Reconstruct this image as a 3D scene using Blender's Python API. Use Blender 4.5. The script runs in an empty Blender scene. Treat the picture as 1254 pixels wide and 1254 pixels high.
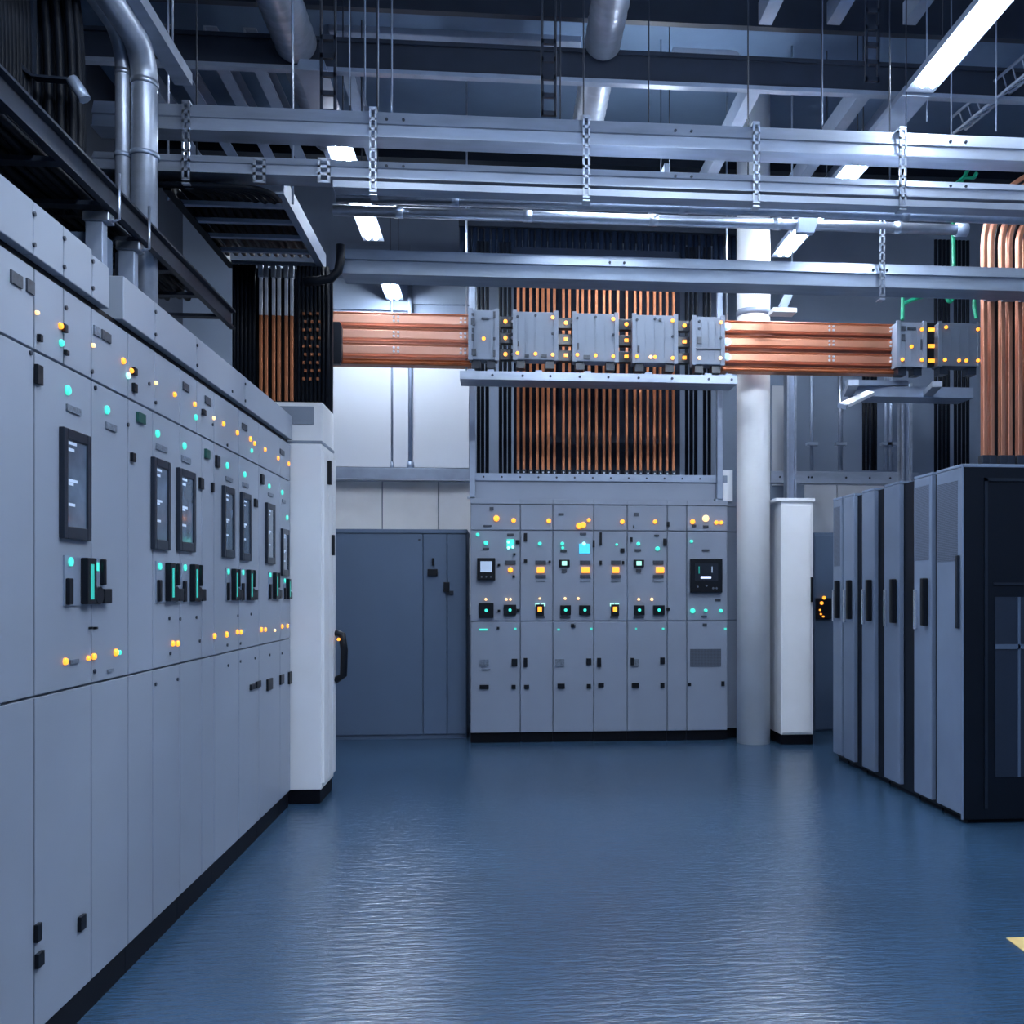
import bpy, bmesh, math, random
from mathutils import Vector, Matrix
random.seed(7)
C = bpy.context.scene.collection
SC = bpy.context.scene

# ------------------------------------------------------------------ camera
F, CX, CY, TH, EYE = 1150.0, 705.0, 722.0, math.atan(0.08), 1.5
cs, sn = math.cos(TH), math.sin(TH)
cam_d = bpy.data.cameras.new('camera'); cam = bpy.data.objects.new('camera', cam_d); C.objects.link(cam)
cam.location = (0, 0, EYE); cam.rotation_euler = (math.pi/2, 0, -TH)
cam_d.sensor_width = 36; cam_d.lens = F/1254*36
cam_d.shift_x = (627-CX)/1254; cam_d.shift_y = (CY-627)/1254
cam_d.clip_end = 100
SC.camera = cam
SC.view_settings.view_transform = 'Standard'; SC.view_settings.look = 'None'
SC.view_settings.gamma = 1; SC.view_settings.use_curve_mapping = False
SC.view_settings.exposure = 2.22

def ray(px, py):
    a = (px-CX)/F
    return Vector((cs*a+sn, -sn*a+cs, (CY-py)/F))
def PY(px, py, Y):                      # point where the sight line meets the plane y = Y
    d = ray(px, py); t = Y/d.y
    return Vector((d.x*t, Y, EYE+d.z*t))
def PX(px, py, X):                      # ... the plane x = X
    d = ray(px, py); t = X/d.x
    return Vector((X, d.y*t, EYE+d.z*t))
def PZ(px, py, Z):
    d = ray(px, py); t = (Z-EYE)/d.z
    return Vector((d.x*t, d.y*t, Z))

# ------------------------------------------------------------------ materials
def mat(name, col, rough=0.5, metal=0.0, vary=0.08, scale=6.0, bump=0.0, bscale=120.0, spec=0.5, stretch=None, coat=0.0):
    m = bpy.data.materials.new(name); m.use_nodes = True
    nt = m.node_tree; b = nt.nodes['Principled BSDF']
    b.inputs['Roughness'].default_value = rough; b.inputs['Metallic'].default_value = metal
    b.inputs['Specular IOR Level'].default_value = spec
    b.inputs['Coat Weight'].default_value = coat
    tc = nt.nodes.new('ShaderNodeTexCoord')
    mp = nt.nodes.new('ShaderNodeMapping'); nt.links.new(tc.outputs['Object'], mp.inputs[0])
    if stretch: mp.inputs['Scale'].default_value = stretch
    n = nt.nodes.new('ShaderNodeTexNoise'); n.inputs['Scale'].default_value = scale; n.inputs['Detail'].default_value = 5
    nt.links.new(mp.outputs[0], n.inputs['Vector'])
    r = nt.nodes.new('ShaderNodeValToRGB')
    r.color_ramp.elements[0].position = 0.3; r.color_ramp.elements[1].position = 0.7
    r.color_ramp.elements[0].color = tuple(c*(1-vary) for c in col)+(1,)
    r.color_ramp.elements[1].color = tuple(min(1, c*(1+vary)) for c in col)+(1,)
    nt.links.new(n.outputs['Fac'], r.inputs[0]); nt.links.new(r.outputs[0], b.inputs['Base Color'])
    if bump:
        n2 = nt.nodes.new('ShaderNodeTexNoise'); n2.inputs['Scale'].default_value = bscale; n2.inputs['Detail'].default_value = 3
        nt.links.new(mp.outputs[0], n2.inputs['Vector'])
        bp = nt.nodes.new('ShaderNodeBump'); bp.inputs['Strength'].default_value = bump; bp.inputs['Distance'].default_value = 0.01
        nt.links.new(n2.outputs['Fac'], bp.inputs['Height']); nt.links.new(bp.outputs[0], b.inputs['Normal'])
    return m
def glow(name, col, strength, base=None):
    m = bpy.data.materials.new(name); m.use_nodes = True
    b = m.node_tree.nodes['Principled BSDF']
    b.inputs['Base Color'].default_value = (*(base or col), 1)
    b.inputs['Emission Color'].default_value = (*col, 1); b.inputs['Emission Strength'].default_value = strength
    b.inputs['Roughness'].default_value = 0.3
    return m
def mesh_mat(name, col, hole, scale):   # perforated sheet: fine grid of dark holes
    m = bpy.data.materials.new(name); m.use_nodes = True
    nt = m.node_tree; b = nt.nodes['Principled BSDF']; b.inputs['Roughness'].default_value = 0.5
    tc = nt.nodes.new('ShaderNodeTexCoord'); v = nt.nodes.new('ShaderNodeTexVoronoi')
    v.inputs['Scale'].default_value = scale; v.inputs['Randomness'].default_value = 0.0
    nt.links.new(tc.outputs['Object'], v.inputs['Vector'])
    r = nt.nodes.new('ShaderNodeValToRGB'); r.color_ramp.elements[0].position = 0.38; r.color_ramp.elements[1].position = 0.46
    r.color_ramp.elements[0].color = (*hole, 1); r.color_ramp.elements[1].color = (*col, 1)
    nt.links.new(v.outputs['Distance'], r.inputs[0]); nt.links.new(r.outputs[0], b.inputs['Base Color'])
    return m
M = dict(
    cab=mat('grey_enamel', (.25, .29, .36), .42, 0, .03, 3, .03, 300),
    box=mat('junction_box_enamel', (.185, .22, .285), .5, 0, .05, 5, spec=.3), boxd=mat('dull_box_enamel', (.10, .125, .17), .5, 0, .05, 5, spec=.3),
    cab_back=mat('grey_enamel_cool', (.24, .28, .36), .45, 0, .03, 3, .03, 300),
    pale=mat('pale_enamel', (.84, .86, .90), .4, 0, .03, 3),
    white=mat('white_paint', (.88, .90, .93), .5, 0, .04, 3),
    blue=mat('slate_blue_enamel', (.085, .128, .205), .45, 0, .04, 2),
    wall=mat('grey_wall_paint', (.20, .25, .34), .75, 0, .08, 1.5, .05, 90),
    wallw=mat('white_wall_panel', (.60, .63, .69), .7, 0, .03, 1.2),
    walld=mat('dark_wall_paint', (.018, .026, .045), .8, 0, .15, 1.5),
    ceil=mat('ceiling_deck_paint', (.125, .195, .31), .8, 0, .15, 1.3, .1, 40),
    beam=mat('dark_steel_paint', (.014, .022, .042), .5, 0, .15, 4),
    galv=mat('galvanised_steel', (.35, .40, .49), .36, .5, .12, 14, .03, 60, stretch=(.25, 1, 1)),
    galvd=mat('dull_galvanised_steel', (.25, .30, .38), .42, .4, .12, 14, .03, 60, stretch=(.25, 1, 1)),
    steel=mat('brushed_steel', (.42, .47, .56), .33, .85, .1, 20),
    post=mat('painted_strut_steel', (.28, .34, .45), .42, .35, .08, 8),
    dsteel=mat('dark_tray_steel', (.018, .026, .045), .45, .3, .2, 8),
    copper=mat('copper', (.58, .25, .155), .42, .8, .12, 10, .03, 80, stretch=(.3, 1, .3)),
    copperp=mat('bright_copper', (.70, .37, .27), .4, .85, .10, 9, .03, 80, stretch=(.2, 1, 1)),
    copperd=mat('dark_copper', (.46, .165, .075), .4, .6, .15, 10),  # darkened copper; the shadow around the risers is in the colour
    tin=mat('tinned_copper', (.66, .68, .74), .3, .5, .1, 20),
    cable=mat('black_cable_jacket', (.004, .006, .011), .5, 0, .2, 10, spec=.15),
    cableb=mat('navy_cable_jacket', (.008, .015, .035), .5, 0, .2, 10, spec=.15),
    black=mat('black_plastic', (.004, .006, .011), .38, 0, .1, 10, spec=.3),
    bezel=mat('charcoal_plastic', (.009, .015, .028), .32, 0, .1, 10),
    rackd=mat('rack_door_enamel', (.19, .25, .36), .42, 0, .06, 4),
    rackm=mesh_mat('rack_mesh', (.17, .22, .32), (.03, .04, .06), 120),
    rackb=mat('rack_black_enamel', (.003, .006, .013), .4, 0, .1, 4, spec=.3),
    rackmesh=mesh_mat('black_mesh', (.012, .022, .045), (.001, .001, .002), 70),
    vent=mesh_mat('vent_mesh', (.09, .11, .15), (.015, .02, .03), 90),
    plate=mat('dark_nameplate', (.035, .045, .065), .45, 0, .3, 60),
    plateg=mat('grey_nameplate', (.13, .16, .21), .45, 0, .35, 90),
    screw=mat('dark_fastener', (.03, .04, .06), .4, .5),
    green=mat('green_cable_jacket', (.01, .30, .16), .4, 0, .2, 10),
    yellow=mat('yellow_floor_paint', (.72, .52, .20), .5, 0, .08, 12),
    ylab=mat('yellow_tag', (.70, .52, .12), .5, 0, .5, 60),
    darkgreen=mat('dark_green_lens', (.01, .07, .06), .3),
    silverlock=mat('bright_lock', (.75, .8, .88), .25, .8),
    plinth=mat('black_plinth', (.003, .004, .008), .5, spec=.15),
    screen=mat('display_glass', (.10, .14, .20), .12, 0, .25, 9, coat=.5),
    amber=glow('amber_lamp', (1, .31, .03), .42), amberw=glow('pale_amber_lamp', (1, .58, .26), .38),
    teal=glow('teal_lamp', (.04, .50, .38), .36), tealw=glow('bright_teal_lamp', (.35, 1, .9), .35),
    cyan=glow('cyan_lamp', (.05, .42, .65), .3), icy=glow('ice_blue_lamp', (.3, .6, .85), .18),
    tealstrip=glow('teal_light_strip', (.02, .33, .28), .2),
    tube=glow('fluorescent_tube', (.80, .89, 1.0), 30.0),
    sign=glow('green_sign_face', (.40, .90, .70), .2),
    lit=glow('lit_display', (.35, .45, .6), .12),
    blueglow=glow('blue_white_text', (.6, .7, 1), .25),
)
def floor_mat():
    m = mat('blue_epoxy', (.032, .076, .142), .2, 0, .10, 1.6, 0, spec=.9)
    nt = m.node_tree; b = nt.nodes['Principled BSDF']
    tc = nt.nodes.new('ShaderNodeTexCoord'); n = nt.nodes.new('ShaderNodeTexNoise')
    n.inputs['Scale'].default_value = 1; n.inputs['Detail'].default_value = 5; n.inputs['Roughness'].default_value = .6
    mp = nt.nodes.new('ShaderNodeMapping'); mp.inputs['Scale'].default_value = (8, 34, 1)
    nt.links.new(tc.outputs['Object'], mp.inputs[0]); nt.links.new(mp.outputs[0], n.inputs['Vector'])
    bp = nt.nodes.new('ShaderNodeBump'); bp.inputs['Strength'].default_value = .7; bp.inputs['Distance'].default_value = .009
    nt.links.new(n.outputs['Fac'], bp.inputs['Height']); nt.links.new(bp.outputs[0], b.inputs['Normal'])
    b.inputs['Coat Weight'].default_value = .35; b.inputs['Coat Roughness'].default_value = .16; nt.links.new(bp.outputs[0], b.inputs['Coat Normal'])
    return m
M['floor'] = floor_mat()

# ------------------------------------------------------------------ mesh helpers
class MB:
    def __init__(s): s.v = []; s.f = []; s.smooth = set()
    def _add(s, vs, fs, smooth=False):
        b = len(s.v); s.v += [tuple(v) for v in vs]
        for f in fs:
            if smooth: s.smooth.add(len(s.f))
            s.f.append(tuple(b+i for i in f))
        return s
    def box(s, a, b):
        x0, x1 = sorted((a[0], b[0])); y0, y1 = sorted((a[1], b[1])); z0, z1 = sorted((a[2], b[2]))
        return s._add([(x0,y0,z0),(x1,y0,z0),(x1,y1,z0),(x0,y1,z0),(x0,y0,z1),(x1,y0,z1),(x1,y1,z1),(x0,y1,z1)],
                      [(0,3,2,1),(4,5,6,7),(0,1,5,4),(1,2,6,5),(2,3,7,6),(3,0,4,7)])
    def prism(s, prof, axis, a, b):     # prof: list of 2d points; axis 'x': (y,z), 'y': (x,z), 'z': (x,y)
        def mk(p, t): return {'x': (t,p[0],p[1]), 'y': (p[0],t,p[1]), 'z': (p[0],p[1],t)}[axis]
        n = len(prof); vs = [mk(p,a) for p in prof]+[mk(p,b) for p in prof]
        fs = [(i,(i+1)%n,n+(i+1)%n,n+i) for i in range(n)]+[tuple(range(n))[::-1], tuple(range(n,2*n))]
        return s._add(vs, fs)
    def tube(s, path, r, n=10, cap=True):
        path = [Vector(p) for p in path]; rings = []
        up = Vector((0,0,1))
        t0 = (path[1]-path[0]).normalized()
        u = t0.cross(up if abs(t0.z) < .9 else Vector((0,1,0))).normalized()
        for i, p in enumerate(path):
            t = (path[min(i+1,len(path)-1)]-path[max(i-1,0)]).normalized()
            u = (u-t*u.dot(t)).normalized(); w = t.cross(u)
            rr = r[i] if isinstance(r, (list,tuple)) else r
            rings.append([p+(u*math.cos(2*math.pi*k/n)+w*math.sin(2*math.pi*k/n))*rr for k in range(n)])
        vs = [v for R in rings for v in R]; fs = []
        for i in range(len(rings)-1):
            for k in range(n): fs.append((i*n+k, i*n+(k+1)%n, (i+1)*n+(k+1)%n, (i+1)*n+k))
        s._add(vs, fs, True)
        if cap:
            b = len(s.v)-len(vs); m = (len(rings)-1)*n
            s.f.append(tuple(b+k for k in range(n))[::-1]); s.f.append(tuple(b+m+k for k in range(n)))
        return s
    def bar(s, path, w, h, side=Vector((1,0,0))):   # rectangular bar swept along a path
        path = [Vector(p) for p in path]; rings = []
        for i, p in enumerate(path):
            t = (path[min(i+1,len(path)-1)]-path[max(i-1,0)]).normalized()
            u = (side-t*side.dot(t)).normalized(); q = t.cross(u)
            rings.append([p+u*a*w/2+q*b*h/2 for a, b in ((-1,-1),(1,-1),(1,1),(-1,1))])
        vs = [v for R in rings for v in R]; fs = []
        for i in range(len(rings)-1):
            for k in range(4): fs.append((i*4+k, i*4+(k+1)%4, (i+1)*4+(k+1)%4, (i+1)*4+k))
        m = (len(rings)-1)*4
        return s._add(vs, fs+[(3,2,1,0),(m,m+1,m+2,m+3)])
    def disc(s, c, axis, r, d, n=14):   # short cylinder centred at c, thickness d outwards along axis
        a = Vector(axis); return s.tube([Vector(c), Vector(c)+a*d], r, n)
def link_mesh(name, mb, m, off, bev=0):
    me = bpy.data.meshes.new(name)
    me.from_pydata([tuple(Vector(v)-off) for v in mb.v], [], mb.f)
    for i in mb.smooth: me.polygons[i].use_smooth = True
    bm = bmesh.new(); bm.from_mesh(me); bmesh.ops.recalc_face_normals(bm, faces=bm.faces); bm.to_mesh(me); bm.free()
    me.materials.append(M[m] if isinstance(m, str) else m)
    o = bpy.data.objects.new(name, me); C.objects.link(o)
    if bev:
        b = o.modifiers.new('bevel', 'BEVEL'); b.width = bev; b.segments = 2; b.limit_method = 'ANGLE'; b.angle_limit = math.radians(50)
    return o
def bb(mbs):
    vs = [v for mb in mbs for v in mb.v]
    lo = [min(v[i] for v in vs) for i in range(3)]; hi = [max(v[i] for v in vs) for i in range(3)]
    return Vector(((lo[0]+hi[0])/2, (lo[1]+hi[1])/2, lo[2]))
def tags(o, label, cat, group=None, kind=None):
    o['label'] = label; o['category'] = cat
    if group: o['group'] = group
    if kind: o['kind'] = kind
def single(name, mb, m, label, cat, group=None, kind=None, bev=0):
    off = bb([mb]); o = link_mesh(name, mb, m, off, bev); o.location = off; tags(o, label, cat, group, kind); return o
def struct(name, mb, m, label=None, cat=None, bev=0):
    off = bb([mb]); o = link_mesh(name, mb, m, off, bev); o.location = off; o['kind'] = 'structure'
    if label: o['label'] = label
    if cat: o['category'] = cat
    return o
class Thing:
    def __init__(s, name, label, cat, group=None, kind=None):
        s.a = (name, label, cat, group, kind); s.p = []
    def part(s, name, mb, m, bev=0, label=None, under=None):
        s.p.append((name, mb, m, bev, label, under)); return len(s.p)-1
    def done(s):
        name, label, cat, group, kind = s.a
        off = bb([p[1] for p in s.p])
        e = bpy.data.objects.new(name, None); e.empty_display_size = .1; C.objects.link(e); e.location = off
        tags(e, label, cat, group, kind); made = []
        for (n, mb, m, bev, lab, under) in s.p:
            o = link_mesh(n, mb, m, off, bev); o.parent = e if under is None else made[under]
            if lab: o['label'] = lab
            made.append(o)
        return e
def arc(c, r, a0, a1, n, plane):        # points on an arc; plane 'xz','yz','xy'
    out = []
    for i in range(n+1):
        a = a0+(a1-a0)*i/n; p, q = r*math.cos(a), r*math.sin(a)
        out.append(Vector(c)+{'xz': Vector((p,0,q)), 'yz': Vector((0,p,q)), 'xy': Vector((p,q,0))}[plane])
    return out

# ------------------------------------------------------------------ the room
RX0, RX1, RY0, RY1, RZ = -3.7, 6.4, -3.0, 11.3, 6.35
struct('floor', MB().box((RX0-.2, RY0-.2, -.1), (RX1+.2, RY1+.2, 0)), 'floor', 'glossy blue epoxy floor', 'floor')
struct('ceiling', MB().box((RX0-.2, RY0-.2, RZ), (RX1+.2, RY1+.2, RZ+.1)), 'ceil', 'dark blue grey ceiling deck above the trays and beams', 'ceiling')
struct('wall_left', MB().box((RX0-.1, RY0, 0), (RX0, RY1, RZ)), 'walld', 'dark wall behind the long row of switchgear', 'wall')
struct('wall_right', MB().box((RX1, RY0, 0), (RX1+.1, RY1, RZ)), 'wall', 'grey wall beyond the black racks', 'wall')
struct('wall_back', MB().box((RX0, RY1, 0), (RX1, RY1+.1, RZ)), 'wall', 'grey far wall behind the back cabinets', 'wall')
struct('wall_front', MB().box((RX0, RY0-.1, 0), (RX1, RY0, RZ)), 'wall', 'grey wall behind the viewer', 'wall')
# white wall panels on the far wall
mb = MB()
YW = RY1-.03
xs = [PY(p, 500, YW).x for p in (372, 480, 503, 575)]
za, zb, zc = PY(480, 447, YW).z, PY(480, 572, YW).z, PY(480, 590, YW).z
for a, b in zip(xs, xs[1:]): mb.box((a+.008, YW, zb), (b-.008, RY1, PY(480, 400, YW).z))  # white stops near the copper bars, painting in the light falloff above
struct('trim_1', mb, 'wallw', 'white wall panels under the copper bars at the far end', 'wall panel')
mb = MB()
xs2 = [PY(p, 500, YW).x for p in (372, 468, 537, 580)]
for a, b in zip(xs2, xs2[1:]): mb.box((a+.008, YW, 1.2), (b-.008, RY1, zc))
struct('trim_2', mb, 'white', 'white wall panels above the slate blue cabinet, lightened in place of light', 'wall panel')  # whiter than the panels above, standing in for light under the trunking
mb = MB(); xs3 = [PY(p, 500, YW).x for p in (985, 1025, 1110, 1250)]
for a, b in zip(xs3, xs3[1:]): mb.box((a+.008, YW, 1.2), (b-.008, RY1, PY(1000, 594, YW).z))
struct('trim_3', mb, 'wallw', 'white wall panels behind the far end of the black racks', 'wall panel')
# upper wall bands above the copper bars, grey to paint in the weaker light
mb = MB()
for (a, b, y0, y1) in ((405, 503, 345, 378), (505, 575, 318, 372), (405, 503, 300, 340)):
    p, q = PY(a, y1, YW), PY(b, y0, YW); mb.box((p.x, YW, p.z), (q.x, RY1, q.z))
struct('trim_4', mb, 'wall', 'wall bands above the copper bars, coloured grey for weaker light', 'wall panel')

# yellow floor mark
a = PZ(1232, 1149, 0); b = PZ(1275, 1149, 0); c = PZ(1275, 1182, 0)
single('floor_marking', MB().prism([(a.x,a.y),(c.x,c.y),(c.x+.6,c.y-.1),(b.x+.7,b.y)], 'z', 0.0005, .003), 'yellow', 'pale yellow painted mark on the blue floor near the racks', 'floor marking')

# ------------------------------------------------------------------ beams, joists, ducts above
def ibeam(name, px, ytop, ybot, Y, label, x0=RX0, x1=RX1, m='beam', flange='post', fw=.2):
    zt, zb = PY(px, ytop, Y).z, PY(px, ybot, Y).z
    w = fw/2
    t = Thing(name, label, 'beam', kind='structure')
    t.part('web', MB().box((x0, Y-.01, zb+.012), (x1, Y+.01, zt)), m)
    t.part('bottom_flange', MB().box((x0, Y-w, zb), (x1, Y+w, zb+.03)), flange)
    t.part('top_flange', MB().box((x0, Y-w, zt), (x1, Y+w, zt+.03)), m)
    return t.done()
ibeam('beam', 718, 67, 103, 6.9, 'dark steel beam with lighter lower edge crossing above the top tray', fw=.06)
ibeam('beam', 820, -30, 30, 7.25, 'black steel beam at the top edge, highest of the cross beams', flange='beam', fw=.06)
ibeam('beam', 820, 165, 208, 9.6, 'dark navy steel beam seen between the two upper trays', m='rackb', flange='rackb', fw=.12)
def joist(X, y0, y1, z, label, grp):
    single('ceiling_joist', MB().prism([(X-.05,z),(X+.05,z),(X+.05,z+.012),(X-.038,z+.012),(X-.038,z+.15),(X+.05,z+.15),(X+.05,z+.162),(X-.05,z+.162)], 'y', y0, y1), 'post', label, 'joist', grp, 'structure')
for X in (-3.0, -2.65, -2.3, -2.0, -1.7, -1.3):
    joist(X, 4.5, 6.6, 5.72, 'pale steel ceiling joist above the vertical pipes', 'ceiling joists over the long row')
    joist(X+.05, 7.5, 9.4, 5.72, 'pale steel ceiling joist beyond the dark beam over the long row', 'far ceiling joists over the long row')
for i, px in enumerate((930, 1012, 1103)):
    p = PY(px, 45, 7.0)
    joist(p.x, 6.3, 6.85, p.z, ('pale steel joist between the beams, first beside the silver duct', 'short pale steel joist between the beams, middle of three', 'pale steel joist between the beams, third, beside the bright lamp')[i], 'joists between the beams')
for i, px in enumerate((915, 1050, 1105)):
    p = PY(px, 130, 7.3)
    joist(p.x, 6.98, 9.0, p.z, ('pale steel joist beyond the dark beam, first beside the silver duct', 'pale steel joist beyond the dark beam, middle of three', 'wide pale steel joist beyond the dark beam, third of three')[i], 'far joists beyond the beam')
# long flat ducts / pipes crossing between the beams
for (x0, x1, y0, y1, Y, lab) in ((402, 712, 22, 38, 8.2, 'grey rectangular duct crossing under the ceiling, upper one'),
                                 (402, 700, 44, 60, 8.5, 'grey rectangular duct crossing under the ceiling, lower one'),
                                 (770, 1254, 32, 44, 8.8, 'grey flat duct crossing behind the joists'),):
    p, q = PY(x0, y1, Y), PY(x1, y0, Y)
    single('flat_duct', MB().box((p.x, Y, p.z), (q.x, Y+.3, q.z)), 'post', lab, 'duct', 'flat ducts under the ceiling', bev=.01)
p = PY(822, 68, 8.4); q = PY(900, 68, 8.4)
single('round_duct', MB().tube([(p.x,8.4,p.z),(q.x-.2,8.4,p.z)]+arc((q.x-.2,8.4,p.z+.22), .22, -math.pi/2, 0, 8, 'xz'), .1, 16), 'post', 'short round grey duct turning upward behind the dark beam', 'duct')
def spiral_duct(px0, py0, Ya, Yb, r, label):
    p = PY(px0, py0, Ya); path = []; rr = []
    n = int(abs(Yb-Ya)/.02)
    for i in range(n+1):
        y = Ya+(Yb-Ya)*i/n; path.append((p.x, y, p.z)); rr.append(r*(1.03 if i % 6 == 0 else 1.0))
    t = Thing('spiral_duct', label, 'duct', 'spiral ducts running under the ceiling')
    t.part('duct_body', MB().tube(path, rr, 24), 'galv')
    e = Ya if Ya > Yb else Yb
    t.part('end_collar', MB().tube([(p.x, Yb-.06, p.z), (p.x, Yb, p.z)], r*1.07, 24), 'steel')
    return t.done()
spiral_duct(362, 52, 6.84, 1.5, .145, 'silver spiral duct ending at the dark beam, over the long switchgear row')
spiral_duct(366, 64.4, 6.96, 8.2, .145, 'silver spiral duct emerging behind the dark beam, over the long switchgear row')
spiral_duct(738, 52, 6.84, 1.5, .13, 'silver spiral duct ending at the dark beam, above the middle of the room')
spiral_duct(735.8, 64.4, 6.96, 8.2, .13, 'silver spiral duct emerging behind the dark beam, above the middle of the room')

# ------------------------------------------------------------------ lamps
def lamp(X, Y1, L, label, z=4.9, HL=1.2, open_top=False):
    t = Thing('ceiling_light', label, 'ceiling light', 'strip lights hung in two lines')
    y0 = Y1-L
    if open_top: t.part('housing', MB().prism([(X-.02,z-.02),(X+.02,z-.02),(X+.02,z+.07),(X-.02,z+.07)], 'y', Y1-HL-.12, Y1+.12), 'post')
    else: t.part('housing', MB().prism([(X-.10,z+.02),(X+.10,z+.02),(X+.08,z+.09),(X-.08,z+.09)], 'y', Y1-HL-.12, Y1+.12), 'post')
    for d in ((-.07, .07) if open_top else (-.037, .037)):
        t.part('tube', MB().tube([(X+d, y0, z+.005), (X+d, Y1, z+.005)], .02, 10), 'tube')
    for y in (y0+.1, Y1-.1):
        t.part('hanging_rod', MB().tube([(X+.06, y, z+.09), (X+.06, y, RZ)], .005, 6), 'beam')
    t.done()
XLt, XRt = -1.24, 2.87
for (Y1, L, lab) in ((7.62, .55, 'strip light over the long row, nearest shown, beside the silver duct'), (9.22, 1.2, 'strip light over the long row, seen below the steel pipes'), (11.1, 1.0, 'strip light over the long row, farthest, close to the white wall')):
    lamp(XLt, Y1, L, lab)
for (Y1, L, lab) in ((6.13, 1.2, 'bright strip light in front of the dark beam, largest in view'), (7.62, .32, 'strip light glowing between the two upper trays'), (9.35, 1.2, 'strip light low behind the end bracket of the steel pipe')):
    lamp(XRt, Y1, L, lab)
for X, Y1, L, lab in ((.4, 2.9, 1.2, 'added open strip light over the middle of the floor, above the viewer'), (XRt, 2.6, 1.2, 'added open strip light over the racks, above the viewer'), (1.65, .6, 1.2, 'added open strip light behind the viewer'), (XRt, .6, 1.2, 'added open strip light over the racks, behind the viewer'), (-.9, 3.3, 1.2, 'added open strip light along the long row, above the viewer'),
                      (1.6, 3.4, 1.2, 'added open strip light overhead between the rack line and the middle line'), (1.35, 8.3, .62, 'added short open strip light tucked behind the trays')):
    lamp(X, Y1, L, lab, HL=L, open_top=True)  # all added lamps, out of sight, that brighten the room and its back
for x0, lab in ((.3, 'added crosswise strip light hung behind the uppermost tray, nearer the long row'), (2.1, 'added crosswise strip light hung behind the uppermost tray, nearer the racks')):  # added lamps hidden by the tray, lighting column and back cabinets
    z, Y, x1 = 4.5, 6.3, x0+.8
    t = Thing('ceiling_light', lab, 'ceiling light', 'added crosswise strip lights behind the trays')
    t.part('housing', MB().prism([(Y-.06,z+.02),(Y+.06,z+.02),(Y+.045,z+.07),(Y-.045,z+.07)], 'x', x0-.1, x1+.1), 'post')
    for d in (-.037, .037): t.part('tube', MB().tube([(x0, Y+d, z+.005), (x1, Y+d, z+.005)], .02, 10), 'tube')
    for x in (x0+.1, x1-.1): t.part('hanging_rod', MB().tube([(x, Y, z+.07), (x, Y, RZ)], .005, 6), 'beam')
    t.done()

# ------------------------------------------------------------------ trays and pipes crossing the room
def tray_profile(Y, zt, zm, zb, d=.14):
    return [(Y+d,zt+.004),(Y+.03,zt+.004),(Y,zm),(Y+.012,zm-.004),(Y+.006,zb+.012),(Y-.012,zb+.008),(Y-.012,zb),(Y+d,zb)]
def tray(px0, px1, ytop, ymid, ybot, Y, label, d=.14, m='galv'):
    x0 = PY(px0, 200, Y).x; x1 = RX1-.02 if px1 > 1254 else PY(px1, 200, Y).x
    z = [PY(718, v, Y).z for v in (ytop, ymid, ybot)]
    t = Thing('cable_tray', label, 'cable tray', 'silver trays crossing the room')
    t.part('tray_body', MB().prism(tray_profile(Y, *z, d), 'x', x0, x1), m)
    n = int((x1-x0)/1.9)+1
    for i in range(1, n):
        x = x0+(x1-x0)*i/n
        t.part('splice_bolts', (lambda m_: [m_.disc((x+dx, Y+.012, (z[0]+z[1])/2-.01), (0,-1,0), .009, .012, 8) for dx in (-.05, .05)] and m_)(MB()), 'screw')
    return t, x0, x1, z
T2Y = 5.7
t, *_ = tray(112, 1300, 145, 161, 178, T2Y, 'uppermost silver cable tray crossing the full width of the room'); t.done()
t, x0, x1, z = tray(112, 1300, 205, 214, 228, T2Y, 'silver cable tray hung directly beneath the uppermost tray on perforated straps')
zl = [PY(718, v, T2Y).z for v in (232, 240)]
t.part('lower_lip', MB().box((PY(408,200,T2Y).x, T2Y-.01, zl[1]), (x1, T2Y+.1, zl[0])), 'galv'); t.done()
def pipe(px0, px1, yc, wpx, Y, label, cap=False):
    p = PY(px0, yc, Y); q = PY(px1, yc, Y); q.x = RX1-.02 if px1 > 1254 else q.x; z = PY(718, yc, Y).z; r = wpx/2/F*Y
    t = Thing('steel_pipe', label, 'pipe', 'steel pipes crossing below the trays')
    t.part('pipe_body', MB().tube([(p.x,Y,z),(q.x,Y,z)], r, 16), 'steel')
    n = 5
    for i in range(n):
        x = p.x+(q.x-p.x)*(i+.5)/n
        t.part('coupling', MB().tube([(x-.03,Y,z),(x+.03,Y,z)], r*1.12, 16), 'steel')
    if cap: t.part('end_fitting', MB().tube([(q.x-.01,Y,z),(q.x+.07,Y,z)], r*1.35, 8), 'post')
    t.done()
pipe(412, 1300, 251, 13, 6.05, 'steel pipe directly below the strapped trays, running past the frame edge')
pipe(408, 1172, 267, 13, 6.4, 'lower steel pipe ending at a fitting before the copper bends', True)
t, *_ = tray(418, 1300, 312, 325, 343, 6.4, 'lowest silver cable tray, crossing in front of the round white column', d=.2, m='galvd')
T6z = PY(718, 312, 6.4).z; T6b = PY(718, 343, 6.4).z
t.done()
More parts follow.
